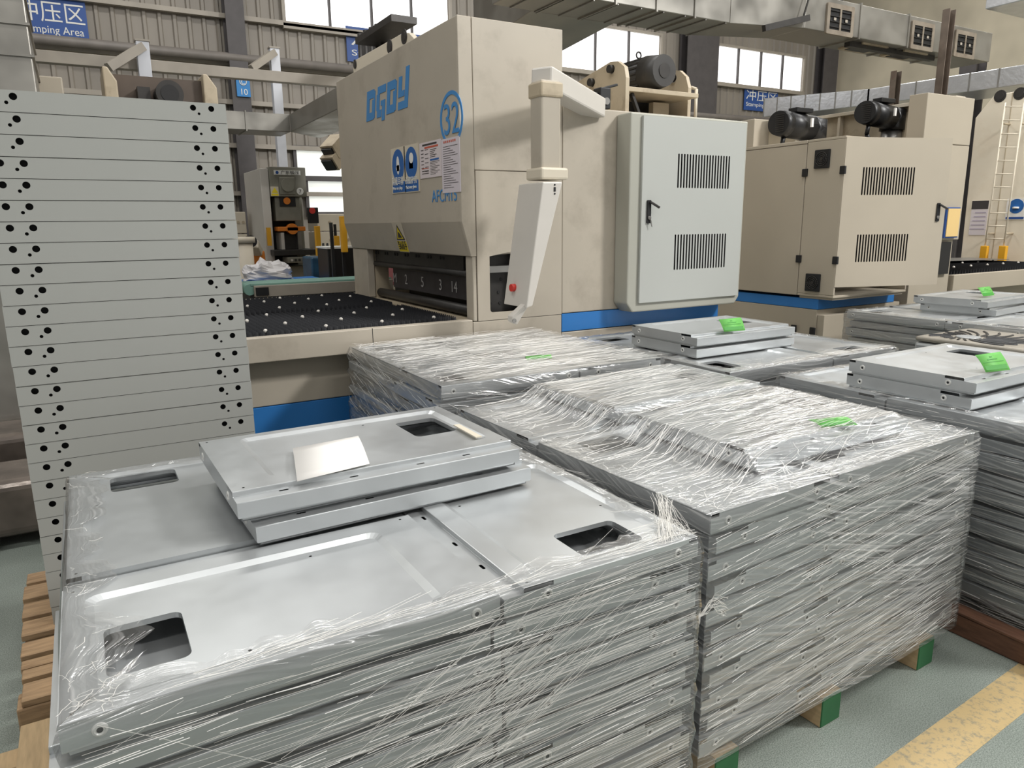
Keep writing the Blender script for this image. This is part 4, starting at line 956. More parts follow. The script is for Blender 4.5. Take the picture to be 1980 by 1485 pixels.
# tall head at the right end of the second machine and its feed table
hA = ay(1797, 178, 4.0); hB = ay(1890, 190, 4.0)
MB().box(6.56, 7.30, 4.0, 4.17, 2.26, 2.675).build('head_top', BEIGE2, m2, .006)
MB().box(6.56, 7.30, 4.0, 6.1, 1.40, 2.255).build('head_cover', BEIGE2, m2, .006)
MB().box(6.62, 7.26, 4.03, 6.05, 0, 1.40).build('head_column', BEIGE2, m2, .006)
MB().box(6.95, 7.18, 3.995, 4.028, 1.08, 1.38).build('dark_opening', DARKER, m2)
MB().box(7.0, 7.22, 3.97, 3.99, 1.42, 1.70).build('clipboard', INKB2, m2, .003)
MB().box(7.012, 7.208, 3.962, 3.968, 1.432, 1.688).build('yellow_sheet', mat('yellowed_paper', srgb(222, 190, 128), .7), m2)
MB().box(7.30, 9.5, 4.0, 4.06, .90, 1.06).build('table_rail', BEIGE2, m2, .004); MB().box(7.30, 9.5, 6.0, 6.06, .90, 1.06).build('table_rail', BEIGE2, m2, .004)
MB().box(7.30, 9.5, 4.2, 5.9, 0, .90).build('table_base', BEIGE2, m2); MB().box(7.30, 9.5, 4.06, 6.0, .96, 1.0).build('table_plate', DARKER, m2)
bs = MB(); x = 7.34
while x < 9.48:
    bs.add([(x-.02, 4.08, 1.0), (x+.02, 4.08, 1.0), (x+.02, 5.98, 1.0), (x-.02, 5.98, 1.0), (x, 4.08, 1.10), (x, 5.98, 1.10)], [(0, 1, 4), (1, 2, 5, 4), (2, 3, 5), (3, 0, 4, 5)]); x += .05
bs.build('brush_strips', RUBBER, m2)['kind'] = 'stuff'
for iy, y in enumerate((4.3, 4.65, 5.0, 5.35, 5.7)):
    for ix in range(6):
        x = 7.5+ix*.32+(.16 if iy % 2 else 0); inst(ball, 'ball_roller', m2, (x, y, 1.105))
o = MB().prism([(7.9, 4.9, 1.125), (9.3, 4.5, 1.125), (9.4, 5.0, 1.125), (8.3, 5.4, 1.125)], (0, 0, .004)).build('sheet_blank', STEEL); tag(o, 'flat bare steel blank lying on the far brush table', 'metal sheet')

# ================================================================ big cream press with ladder, far right
XP = 9.8
def xp(px, py): return ax(px, py, XP)
pr = thing('large_press', 'tall cream press frame with a ladder at the right edge', 'press', (XP, 0, 0))
q = [xp(1866, 512), xp(1886, 228), xp(1922, 184), xp(2010, 168)]
MB().prism([(0, q[0].y+.05, 0), (0, q[1].y, q[1].z), (0, q[2].y, q[2].z), (0, 3.6, 3.1), (0, 3.6, 0)], (1.6, 0, 0)).build('side_plate', CREAMP, pr, .01)
for p_ in ((1934, 186), (1972, 181)): c = xp(*p_); MB().cyl((-.004, c.y, c.z), (.01, c.y, c.z), .07, 20).cyl((-.008, c.y, c.z), (0, c.y, c.z), .045, 20).build('hole_bush', DARK, pr)
c = xp(1958, 185); MB().box(-.002, .002, c.y-.006, c.y+.006, 1.1, 3.05).build('seam', BEIGED, pr)
lt, lb = xp(1958, 200), xp(1918, 478); rt, rb_ = xp(1994, 200), xp(1954, 478)
ld = thing('ladder', 'thin cream ladder fixed to the tall press at the right edge', 'ladder', (XP-.16, 0, 0))
for (a, b_) in ((lt, lb), (rt, rb_)): MB().tube([(0, a.y, a.z), (0, b_.y, b_.z)], .009, 8).build('stile', CREAMP, ld)
for i in range(11):
    f = (i+.3)/11; a = lt.lerp(lb, f); b_ = rt.lerp(rb_, f); MB().tube([(0, a.y, a.z), (0, b_.y, b_.z)], .007, 8).build('rung', CREAMP, ld)
for f in (.14, .9):
    a = lt.lerp(lb, f); b_ = rt.lerp(rb_, f)
    for s_ in (a, b_): MB().tube([(0, s_.y, s_.z), (.16, s_.y, s_.z)], .012, 8).build('standoff', BEIGED, ld)
for s_ in (lb, rb_): MB().box(-.03, .03, s_.y-.04, s_.y+.04, 1.0, s_.z+.02).build('yellow_foot', YEL, ld, .006)
c = xp(1893, 420); o = thing('notice_sheet', 'small printed notice on the tall cream press', 'notice', (XP-.004, c.y, c.z))
MB().box(-.002, .002, -.10, .10, -.22, .20).build('sheet', mat('mauve_paper2', srgb(214, 206, 208), .6), o); MB().box(-.004, -.002, -.10, .10, .10, .20).build('header', INKK, o)
for i in range(5): MB().box(-.004, -.002, -.08, .05+.01*i, .05-.05*i, .062-.05*i).build('print', mat('mauve_ink', srgb(170, 160, 176), .6), o)
c = xp(1965, 402); o = thing('safety_sign', 'round blue safety sign behind the ladder', 'sign', (XP-.004, c.y, c.z))
MB().box(-.002, .002, -.11, .11, -.14, .11).build('board', PAPER, o); MB().cyl((-.004, 0, .02), (-.002, 0, .02), .085, 28).build('blue_disc', INKB, o); MB().box(-.006, -.004, -.10, .10, -.13, -.105).build('blue_bar', INKB2, o)
MB().cyl((-.006, 0, -.01), (-.004, 0, .01), .035, 20).build('pictogram', PAPER, o)
# steel column and clutter between machine and press
c0 = ay(1855, 300, 7.6)
t = thing('steel_column', 'dark steel column standing left of the tall cream press', 'column', (ay(1868, 300, 7.8).x, 7.8, 0)); MB().box(0, .03, 0, .3, 0, 4.4).box(.03, .30, .13, .16, 0, 4.4).box(.30, .33, 0, .3, 0, 4.4).build('profile', COLD, t)
o = MB().box(8.4, 8.9, 6.9, 7.0, 0, 1.55).build('red_cabinet', RED, None, .01); tag(o, 'red cabinet glimpsed behind yellow rails at the right', 'cabinet')
t = thing('safety_rail', 'yellow safety rail left of the tall cream press', 'rail', (8.3, 6.7, 0))
for xx in (0, .22, .45): MB().box(xx, xx+.04, 0, .04, 0, 1.75).build('post', YEL, t)
for zz in (.6, 1.1, 1.68): MB().box(0, .6, .0, .03, zz, zz+.04).build('rail', YEL, t)

# ================================================================ second pallet thing: ribbed fan cover on a stack, right
zc7 = .85
A, B, Cc = az(1783, 652, zc7), az(1985, 690, zc7), az(1880, 632, zc7)
fs = thing('fan_cover_stack', 'stack of cream fan covers with curved radial slits', 'metal cover', (A.x, B.y-.1, 0)); Wf = min(1.25, 5.28-A.x); Hf = A.y-B.y+.15
MB().box(.04, Wf-.04, .04, Hf-.04, 0, .12).build('pallet_base', WOODL, fs)
for i in range(5): MB().box(0, Wf, 0, Hf, .12+i*.14, .12+i*.14+.136).build('cover', GALV2 if i < 4 else GALV2, fs, .02)
tc = MB().box(.0, Wf, .0, Hf, .82, .855).build('top_cover', mat('beige_galvanised', srgb(160, 154, 143), .45, metal=.35, var=.1, scale=6), fs, .02, 3)
cc_ = az(1872, 652, .857); cx_ = cc_.x-A.x; cy_ = cc_.y-(B.y-.1)
for i in range(22):
    a = 2*PI*i/22; p_ = [(cx_+r*math.cos(a+(r-.1)*2.2), cy_+r*math.sin(a+(r-.1)*2.2)) for r in (.10, .16, .22, .28, .33)]
    p_ = [q_ for q_ in p_ if .03 < q_[0] < Wf-.03 and .03 < q_[1] < Hf-.03]
    if len(p_) > 1:
        r_ = MB(); ribbon(r_, [(x, y, .857) for x, y in p_], .017, (0, 0, 1)); r_.build('slit', BLACK, tc)
MB().cyl((cx_, cy_, .855), (cx_, cy_, .862), .07, 24).build('hub_disc', GALV2, tc)
o = paper_sheet('paper_sheet', 'white paper lying on the cream fan covers', 'paper', [(A.x+.75, B.y+.22, .862), (A.x+.98, B.y+.22, .862), (A.x+1.02, B.y+.44, .862), (A.x+.79, B.y+.44, .862)], PAPER, [], PAPER)
# far pair of loose panels behind, on its own stack
stack(7.15, 2.10, 0, .88, 11, 'the farthest stack at right', 'trays in the farthest stack', 0, keep=lambda k, j: j in (0, 3) or k == 0)
pallet(7.19, 2.14, 0, 1.2, z_base(.88, 11), 'pallet under the farthest stack at right', WOODL, WOODL)
p_ = az(1880, 552, .96)
panel((7.25+PL/2, 2.72+PW/2, .942), PI+.03, 'upper of two loose trays on the farthest stack', 'loose tray pair on the farthest stack', 'r')
panel((7.26+PL/2, 2.72+PW/2, .88), PI, 'lower of two loose trays on the farthest stack', 'loose tray pair on the farthest stack', 'r')

# ================================================================ overhead ducts
def duct_box(par, nm, x0, x1, y0, y1, z0, z1, mt=DUCT, seams=0, axis='x'):
    o = MB().box(x0, x1, y0, y1, z0, z1).build(nm, mt, par, .006)
    for i in range(1, seams):
        f = i/seams
        if axis == 'x': xx = x0+(x1-x0)*f; MB().box(xx-.008, xx+.008, y0-.012, y1+.012, z0-.012, z1+.012).build('flange', mt, o)
        else: yy = y0+(y1-y0)*f; MB().box(x0-.012, x1+.012, yy-.008, yy+.008, z0-.012, z1+.012).build('flange', mt, o)
    return o
YD = 4.75
dm = thing('air_duct', 'galvanised overhead duct with pairs of black air vents', 'duct', (0, 0, 0))
xd0 = ay(1556, 48, YD).x; xd1 = 8.86; z0d = 3.27; z1d = 3.56
duct_box(dm, 'duct_run', xd0, xd1, YD, YD+.42, z0d, z1d, DUCT, 4)
def vent(par, px, py):
    c = ay(px, py, YD)
    DUCTD = mat('stained_vent_frame', srgb(128, 118, 104), .55, var=.15, scale=9, dirt=srgb(84, 66, 50), dirt_amt=.6, dirt_scale=6)
    f = MB().plate(rrect(-.19, .19, -.13, .13, .01, 2), [rect(-.15, -.012, -.09, .09), rect(.012, .15, -.09, .09)], (c.x, YD-.02, c.z), UX, UZ, .02).build('vent_frame', DUCTD, par)
    MB().box(c.x-.16, c.x+.16, YD-.012, YD-.002, c.z-.1, c.z+.1).build('vent_dark', BLACK, f)
    for s_ in (-.081, .081):
        for i in range(4): zz = c.z-.068+.045*i; MB().beam((c.x+s_-.066, YD-.016, zz), (c.x+s_+.066, YD-.016, zz), .018, .004).build('slat', DARK, f)
        MB().box(c.x+s_-.016, c.x+s_+.016, YD-.022, YD-.018, c.z-.012, c.z+.012).build('vent_knob', RAIL, f)
vent(dm, 1622, 40); vent(dm, 1781, 71); vent(dm, 1863, 87)
for xx in (xd0+(xd1-xd0)*.38, xd0+(xd1-xd0)*.6):
    f = MB().box(xx-.2, xx+.2, YD+.08, YD+.36, z0d-.015, z0d).build('bottom_vent_frame', BEIGED, dm); MB().box(xx-.15, xx+.15, YD+.12, YD+.32, z0d-.02, z0d-.012).build('vent_dark', BLACK, f)
# wide part and transition to the left
lx = 3.0
tr2 = MB(); a0, a1 = xd0, 4.90
tr2.hexa([(a1, YD, 3.205), (a0, YD, z0d), (a0, YD+.42, z0d), (a1, YD+.45, 3.205), (a1, YD, 3.75), (a0, YD, z1d), (a0, YD+.42, z1d), (a1, YD+.45, 3.75)]); tr2.build('transition', DUCT, dm, .004)
duct_box(dm, 'wide_run', 2.9, a1-.003, YD, YD+.47, 3.205, 3.75, DUCT, 5)
for i in range(9): xx = 3.05+i*(a1-3.1)/8; MB().box(xx-.004, xx+.004, YD, YD+.47, 3.195, 3.204).build('seam', STEEL, dm)
q = MB(); q.hexa([(3.25, YD+.475, 3.207), (4.05, YD+.475, 3.207), (4.05, 6.2, 3.12), (3.25, 6.2, 3.12), (3.25, YD+.475, 3.7), (4.05, YD+.475, 3.7), (4.05, 6.2, 3.62), (3.25, 6.2, 3.62)]); q.build('branch', DUCT, dm, .006)
MB().beam((xd0-.55, YD-.03, 3.2), (xd0-.02, YD-.05, 3.34), .04, .05).build('angle_bar', DARK, dm); MB().beam((xd0-.1, YD-.06, 3.33), (xd0, YD-.06, 3.62), .012, .012).build('hanger', DARK, dm)
# posts carrying the duct
for i, (px, pyb, pyt, Y, z0_) in enumerate(((1812, 178, 80, 4.35, 2.675), (1722, 200, 150, 5.55, 2.255))):
    c = ay(px, pyb, Y); t = thing('duct_post', ('rusty steel channel post under the vented duct, nearer the viewer', 'rusty steel channel post under the vented duct, farther back')[i], 'post', (c.x, Y, z0_))
    RUST = mat('rusty_steel', srgb(120, 108, 98), .55, metal=.5, var=.25, scale=7, dirt=srgb(110, 60, 38), dirt_amt=.7)
    H_ = (3.50 if i == 0 else 3.26)-z0_; MB().box(-.05, .05, -.01, 0, 0, H_).build('web', RUST, t); MB().box(-.05, -.042, -.07, -.01, 0, H_).build('lip', RUST, t); MB().box(.042, .05, -.07, -.01, 0, H_).build('lip', RUST, t)
t = MB().box(6.6, 8.0, YD+.1, YD+.16, z0d-.05, z0d).build('crossbar', DARK, dm)
# foil ducts
fd = thing('foil_duct', 'shiny foil insulated duct running along the right wall', 'duct', (0, 0, 0))
def strip_duct(par, nm, P0, P1, P2, wd, h, mt, nrib):
    pass
XD = 10.6
pts = [ax(1478, 190, XD), ax(1680, 172, XD), ax(2060, 112, XD)]
b0 = [ax(1478, 226, XD), ax(1680, 203, XD), ax(2060, 152, XD)]
for i in range(2):
    p0_, p1_ = pts[i], pts[i+1]; zt_a = (p0_.z+p1_.z)/2; zb_a = (b0[i].z+b0[i+1].z)/2
    q = MB(); q.hexa([(XD, p1_.y, b0[i+1].z), (XD+.9, p1_.y, b0[i+1].z), (XD+.9, p0_.y, b0[i].z), (XD, p0_.y, b0[i].z), (XD, p1_.y, p1_.z), (XD+.9, p1_.y, p1_.z), (XD+.9, p0_.y, p0_.z), (XD, p0_.y, p0_.z)])
    o = q.build('duct_run', FOIL, fd, .008)
    n = 7
    for k in range(n+1):
        f = k/n; y = p0_.y+(p1_.y-p0_.y)*f; zz0 = b0[i].z+(b0[i+1].z-b0[i].z)*f; zz1 = p0_.z+(p1_.z-p0_.z)*f
        MB().box(XD-.004, XD+.0, y-.012, y+.012, zz0, zz1).build('tape', STEEL, o)
A = ay(1905, 15, 6.2); o = MB().box(A.x, A.x+2.5, 5.4, 6.2, A.z-.02, A.z+.8).build('foil_duct_end', FOIL, None, .01); tag(o, 'short foil clad duct end at the top right corner', 'duct')
# left duct (behind left stack) with drop and nozzles
dl = thing('air_duct', 'pale galvanised duct with a drop outlet left of the leveller', 'duct', (0, 0, 0)); Yl = 9.3
a = ay(400, 211, Yl); b_ = ay(560, 225, Yl); zb0 = ay(437, 249, Yl).z
duct_box(dl, 'duct_run', a.x-.6, b_.x, Yl, Yl+.5, zb0, a.z, DUCT, 3)
e0 = ay(560, 225, Yl); e1 = ay(618, 182, 8.0); 
q = MB(); q.hexa([(b_.x, Yl, zb0), (e1.x, 7.2, zb0+.02), (e1.x+.55, 7.3, zb0+.02), (b_.x+.5, Yl+.5, zb0), (b_.x, Yl, a.z), (e1.x, 7.2, a.z+.02), (e1.x+.55, 7.3, a.z+.02), (b_.x+.5, Yl+.5, a.z)]); q.build('branch_run', DUCT, dl, .006)
MB().box(e1.x+.08, e1.x+.45, 7.0, 7.4, ay(650, 330, 7.2).z, zb0+.1).build('drop', DUCT, dl, .006)
MB().box(e1.x+.0, e1.x+.5, 6.95, 7.45, zb0-.05, a.z+.03).build('drop_head', DUCT, dl, .01)
for pz in (290, 312):
    c = ay(640, pz, 7.0); f = MB().beam((c.x+.1, 7.02, c.z+.09), (c.x-.03, 6.95, c.z-.03), .16, .14).build('nozzle', BEIGED, dl); MB().beam((c.x-.02, 6.955, c.z-.02), (c.x-.045, 6.94, c.z-.045), .12, .1).build('nozzle_dark', BLACK, f)
# big vertical duct at the top left
A = ay(70, 165, 5.6); o = thing('vertical_duct', 'large galvanised duct shaft cut by the top left corner', 'duct', (A.x-1.6, 5.6, 0)); MB().box(0, 1.6, 0, .9, 0, 6).build('shaft', DUCT, o, .008)
for zz in (2.62, 2.80, 2.95, 3.4): MB().box(-.01, 1.612, -.012, .9, zz, zz+.014).build('flange', DUCT, o)

# ================================================================ things behind, left
# crank motor assembly behind the grey boxes
bm_ = thing('oily_press', 'oily brown press crown with an electric motor behind the grey boxes', 'press', (0, 6.7, 0))
A = ay(203, 200, 6.7); B = ay(424, 200, 6.7); BRN = mat('oily_brown', srgb(86, 74, 64), .45, var=.25, scale=4)
MB().box(A.x+.06, B.x-.03, .1, .5, 0, ay(300, 145, 6.7).z).build('crown_body', BRN, bm_)
for (pa, pb, pt) in ((200, 233, 128), (392, 424, 143)):
    l_, r_ = ay(pa, 190, 6.7).x, ay(pb, 190, 6.7).x; zt__ = ay(pa+5, pt, 6.7).z; MB().prism([(l_, 0, 0), (r_, 0, 0), (r_-.01, 0, zt__-.10), (l_+.05, 0, zt__), (l_+.015, 0, zt__)], (0, .5, 0)).build('cheek_plate', BEIGED, bm_, .01)
c = ay(325, 186, 6.7); MB().cyl((c.x, -.14, c.z), (c.x, .1, c.z), .10, 28).build('motor', DARK, bm_); MB().cyl((c.x, -.145, c.z), (c.x, -.14, c.z), .065, 24).build('fan_mesh', DARKER, bm_)
MB().box(c.x-.22, c.x-.13, -.05, .1, c.z-.05, c.z+.05).build('terminal_box', DARK, bm_)
o = MB().box(ay(72, 165, 6.5).x, ay(122, 165, 6.5).x, 6.5, 6.9, 0, ay(80, 146, 6.5).z).build('beige_locker', BEIGE2, None, .01); tag(o, 'beige locker top behind the grey boxes at left', 'cabinet')
# cable tray with brackets
Yt = 9.6; A = ay(70, 95, Yt); B = ay(650, 160, Yt)
o = MB().box(A.x-2, B.x+1.5, Yt, Yt+.12, A.z-.12, A.z).build('cable_tray', RAIL, None, .004); tag(o, 'long pale cable tray crossing in front of the cladding', 'cable tray')
for (px, pyt, pyb, lb_) in ((262, 78, 140, 'white bracket post rising through the cable tray at left'), (522, 92, 335, 'tall pale post with a bracket above the small press')):
    Yq = 11.3 if pyb > 300 else Yt-.15; A = ay(px, pyt, Yq); t = thing('tray_post', lb_, 'post', (A.x, Yq, 0)); PALE = mat('pale_post', srgb(206, 208, 214), .45, var=.05)
    MB().box(0, .13, 0, .12, 0, A.z).build('post', PALE, t, .005); MB().beam((.065, .03, A.z-.05), (-.30, -.1, A.z-.32), .09, .09).build('strut', RAIL, t); MB().box(-.01, .14, -.01, .13, A.z, A.z+.02).build('cap', RAIL, t)
# small C-frame press
YP = 10.0
def yp(px, py): return ay(px, py, YP)
ps = thing('small_press', 'grey green open front press with a round dial below a white sign', 'press', (0, YP, 0))
tl_, tr3 = yp(520, 322), yp(590, 322); zb1 = yp(555, 380).z; xl, xr = tl_.x, tr3.x; xw = yp(503, 322).x
MB().box(xl, xr, 0, .9, zb1, tl_.z).build('crown', PRESSG, ps, .008)
MB().box(xw, xl-.003, .05, 1.1, 0, tl_.z-.02).build('left_column', WHITEP, ps, .008); MB().box(xr-.1, xr+.02, .35, 1.1, 0, zb1).build('right_column', PRESSG, ps, .008)
MB().box(xl, xr-.1, .55, 1.0, 0, zb1).build('back_plate', DARK, ps)
c = yp(555, 358); d_ = MB().cyl((c.x, -.05, c.z), (c.x, 0, c.z), .085, 26).build('dial', PRESSG, ps); MB().box(c.x-.1, c.x+.1, -.02, 0, c.z-.12, c.z+.1).build('dial_plate', PRESSG, ps, .01)
c = yp(555, 334); s_ = MB().box(c.x-.17, c.x+.17, -.012, 0, c.z-.028, c.z+.028).build('name_plate', LETW, ps); text('广东锻压', 'lettering', (c.x-.09, -.014, c.z-.017), UX, UZ, .05, INKK, s_, wfit=.24); MB().cyl((c.x-.13, -.014, c.z), (c.x-.13, -.012, c.z), .02, 14).build('emblem', INKB2, s_)
c = yp(531, 370); s_ = MB().box(c.x-.05, c.x+.05, -.008, 0, c.z-.06, c.z+.06).build('warning_sign', CREAM, ps); MB().add([(c.x-.042, -.010, c.z-.02), (c.x+.042, -.010, c.z-.02), (c.x, -.010, c.z+.05)], [(0, 1, 2)]).build('triangle', SIGNY, s_); MB().box(c.x-.045, c.x+.045, -.010, -.008, c.z-.055, c.z-.03).build('bar', SIGNY, s_)
c = yp(580, 370); s_ = MB().cyl((c.x, -.008, c.z), (c.x, 0, c.z), .045, 22).build('number_disc', LETW, ps); text('7', 'lettering', (c.x, -.010, c.z-.025), UX, UZ, .07, INKK, s_, 'CENTER')
c0, c1 = yp(535, 412), yp(582, 396); r_ = MB().box(c0.x, c1.x, .05, .5, c0.z-.1, c1.z+.1).build('ram', PRESSG, ps, .01); MB().box(c0.x+.06, c1.x-.06, .035, .05, c1.z-.02, c1.z+.1).build('ram_window', BLACK, r_); MB().cyl((c0.x+.15, .02, c1.z+.05), (c0.x+.15, .04, c1.z+.05), .045, 14).build('orange_knob', ORANGE, r_)
c0, c1 = yp(540, 443), yp(590, 437); MB().box(c0.x-.02, c1.x-.0, -.02, .2, c0.z-.03, c0.z+.03).build('orange_bar', ORANGE, ps, .01); MB().cyl(((c0.x+c1.x)/2, -.02, c0.z), ((c0.x+c1.x)/2, .1, c0.z), .07, 18).build('orange_hub', ORANGE, ps)
c0, c1 = yp(545, 475), yp(577, 475); MB().box(c0.x, c0.x+.04, 0, .3, c0.z-.05, yp(545, 450).z).build('die_post', WHITEP, ps); MB().box(c1.x, c1.x+.05, 0, .3, c0.z-.05, yp(545, 450).z).build('die_post', STEEL, ps); MB().box(c0.x+.05, c1.x, .1, .3, c0.z-.05, yp(545, 452).z).build('die_block', DARK, ps)
c0, c1 = yp(525, 490), yp(608, 481); MB().box(c0.x, c1.x, -.15, .5, c0.z-.03, c1.z).build('bolster', DARK, ps, .008)
c0, c1 = yp(550, 508), yp(600, 495); k_ = MB().box(c0.x, c1.x, -.2, .1, c0.z, c1.z).build('control_box', PRESSG, ps, .008)
for i in range(6): MB().cyl((c0.x+.05+i*.05, -.215, (c0.z+c1.z)/2), (c0.x+.05+i*.05, -.2, (c0.z+c1.z)/2), .016, 10).build('button', (WHITEP, DARK, DARK, STEEL, DARK, DARK)[i], k_)
MB().box(xl+.02, xr-.05, -.05, .9, 0, yp(550, 515).z).build('pedestal', PRESSG, ps, .008)
cp_ = yp(596, 420); h_ = MB().box(cp_.x-.06, cp_.x+.07, -.25, -.18, yp(596, 432).z, yp(596, 402).z).build('pendant_panel', BLACK, ps, .006); MB().cyl((cp_.x-.01, -.26, yp(596, 408).z), (cp_.x-.01, -.25, yp(596, 408).z), .04, 16).build('red_button', RED, h_)
for (px, pt, pb) in ((517, 440, 475),): c = yp(px, pt); MB().box(c.x-.03, c.x+.02, -.1, -.05, yp(px, pb).z, c.z).build('light_curtain', YEL, ps)
# conveyor with green belt
cv = thing('belt_conveyor', 'low belt conveyor with a pale green belt behind the feed table', 'conveyor', (0, 0, 0)); Yc = 6.75
a = ay(492, 560, Yc); b_ = ay(694, 548, Yc); zc1 = ay(492, 551, Yc).z
MB().box(a.x, 2.6, Yc, Yc+.04, zc1-.11, zc1-.01).build('side_rail', RAIL, cv, .004); MB().box(a.x, 2.6, Yc+.46, Yc+.5, zc1-.11, zc1-.01).build('side_rail', RAIL, cv, .004)
MB().box(a.x-.02, 2.6, Yc+.045, Yc+.455, zc1-.01, zc1+.005).build('belt', GBELT, cv); MB().cyl((a.x-.03, Yc+.05, zc1-.045), (a.x-.03, Yc+.45, zc1-.045), .05, 18).build('end_roller', GBELT, cv); MB().box(a.x+.01, a.x+.12, Yc-.012, Yc, zc1-.095, zc1-.025).build('bearing', BLACK, cv)
for xx in (a.x+.2, 2.4): MB().box(xx, xx+.05, Yc+.02, Yc+.07, 0, zc1-.11).build('leg', RAIL, cv); MB().box(xx, xx+.05, Yc+.43, Yc+.48, 0, zc1-.11).build('leg', RAIL, cv)
# rag bag and blue tray on a trolley behind the conveyor
A = ay(522, 541, 8.2); t = MB(); nr, nc = 14, 22
for i in range(nr+1):
    th_ = (PI*.62)*i/nr
    for j in range(nc):
        a = 2*PI*j/nc; k = 1+.35*nz(math.cos(a)*1.7+3, math.sin(a)*1.7, th_*2)+.14*nz(math.cos(a)*5, math.sin(a)*5, th_*6)
        t.v.append((A.x+.26*k*math.sin(th_)*math.cos(a), 8.25+.2*k*math.sin(th_)*math.sin(a), A.z+.0+.19*k*max(-.02, math.cos(th_)+.36)/1.36))
for i in range(nr):
    for j in range(nc): t.face([i*nc+j, (i+1)*nc+j, (i+1)*nc+(j+1) % nc, i*nc+(j+1) % nc], 0, False)
o = t.build('plastic_bag', CLEARP); tag(o, 'crumpled white plastic bag beyond the conveyor end', 'bag')
o = MB().box(A.x-.28, A.x+.55, 8.0, 8.5, A.z-.12, A.z+.0).build('blue_tray', BLUEP, None, .02); tag(o, 'flat blue plastic tray under the white plastic bag', 'tray')
o = MB().box(A.x-.25, A.x+.52, 8.03, 8.47, 0, A.z-.122).build('tray_trolley', DARK, None, .01); tag(o, 'dark trolley carrying the blue tray', 'trolley')
# beige drum, crates, robot arm, light curtains, black bin
a, b_ = ay(448, 470, 9.0), ay(495, 470, 9.0); zt__ = ay(470, 462, 9.0).z
o = MB().cyl(((a.x+b_.x)/2, 9.2, 0), ((a.x+b_.x)/2, 9.2, zt__), (b_.x-a.x)/2, 28).cyl(((a.x+b_.x)/2, 9.2, zt__-.05), ((a.x+b_.x)/2, 9.2, zt__+.02), (b_.x-a.x)/2+.03, 28).build('plastic_drum', CREAM); tag(o, 'cream plastic drum left of the small press', 'drum')
def crate_stack(px0, px1, pyt, n, Y, lab):
    a, b_ = ay(px0, pyt, Y), ay(px1, pyt, Y); h = a.z/n
    for i in range(n):
        o = thing('storage_crate', 'cream crate %s, %s' % (lab, ('bottom one', 'second up', 'third up', 'fourth up', 'fifth up', 'sixth up', 'seventh up')[i] if i < n-1 else 'topmost one'), 'crate', (a.x, Y, i*h), 0, 'cream crates by the wall')
        MB().box(0, b_.x-a.x, 0, .5, 0, h-.012).build('box', CREAM, o, .008)
        for f in (.3, .75): MB().cyl(((b_.x-a.x)*f, -.006, h*.5), ((b_.x-a.x)*f, .002, h*.5), .02, 10).build('catch', BEIGED, o)
crate_stack(452, 474, 408, 6, 10.8, 'in the stack behind the drum')
crate_stack(612, 690, 412, 7, 10.6, 'in the stack right of the small press')
def curtain(px, pyt, pyb, Y, lab):
    a = ay(px, pyt, Y); b_ = ay(px, pyb, Y); t = thing('light_curtain', lab, 'light curtain', (a.x, Y, 0)); MB().box(-.03, .03, 0, .06, b_.z, a.z).build('yellow_housing', YEL, t, .005); MB().box(-.015, .015, .06, .09, 0, b_.z+.3).build('pole', BLACK, t); MB().box(-.12, .12, -.0, .15, 0, .03).build('foot', BLACK, t)
curtain(664, 418, 488, 7.6, 'tall yellow light curtain beside the leveller chamfer'); curtain(614, 437, 500, 9.0, 'yellow light curtain post right of the small press'); curtain(652, 456, 480, 9.3, 'short yellow light curtain post before the cream crates')
a = ay(657, 430, 7.55); o = MB().box(a.x-.09, a.x-.06, 7.6, 7.63, 0, a.z).build('black_post', BLACK); tag(o, 'thin black post beside the tall yellow light curtain', 'post')
for i in range(4):
    c = ay(626+i*8, 470, 9.5); t = thing('pneumatic_cylinder', ('leftmost', 'second', 'third', 'rightmost')[i]+' of four small yellow and black cylinders beyond the bin', 'cylinder', (c.x, 9.5, 0), 0, 'row of small cylinders')
    MB().box(-.03, .03, 0, .05, 0, c.z-.12).build('yellow_body', YEL, t); MB().cyl((0, .025, c.z-.12), (0, .025, c.z), .03, 10, .012).build('black_cone', BLACK, t)
a, b_ = ay(637, 540, 7.9), ay(692, 540, 7.9); zt__ = ay(640, 481, 7.9).z
t = thing('black_bin', 'black open bin with a white rim left of the feed table post', 'bin', (a.x, 7.9, 0)); MB().box(0, b_.x-a.x, 0, .4, 0, zt__).build('bin', BLACK, t, .008); MB().box(-.01, b_.x-a.x+.01, -.01, .41, zt__-.0, zt__+.02).build('rim', LETW, t)
a, b_ = ay(604, 540, 8.6), ay(634, 540, 8.6); zt__ = ay(610, 497, 8.6).z
o = MB().box(a.x, b_.x, 8.6, 9.0, 0, zt__).build('blue_drum_box', mat('dull_blue', srgb(48, 84, 108), .4, var=.3, scale=6), None, .02); tag(o, 'dull blue wrapped box between the press and the black bin', 'box')
a = ay(500, 470, 9.7); t = thing('robot_arm', 'small cream and orange robot arm left of the press', 'robot arm', (a.x, 9.7, 0)); MB().cyl((0, 0, 0), (0, 0, .9), .1, 16).build('pedestal', ORANGE, t); MB().beam((0, 0, .9), (-.02, -.05, a.z-.1), .13, .13).build('lower_arm', ORANGE, t, .02); MB().beam((-.02, -.05, a.z-.12), (-.12, -.3, a.z+.0), .11, .11).build('forearm', CREAM, t, .02); MB().cyl((-.15, -.32, a.z+.03), (-.15, -.22, a.z+.03), .07, 16).build('wrist', BLACK, t)

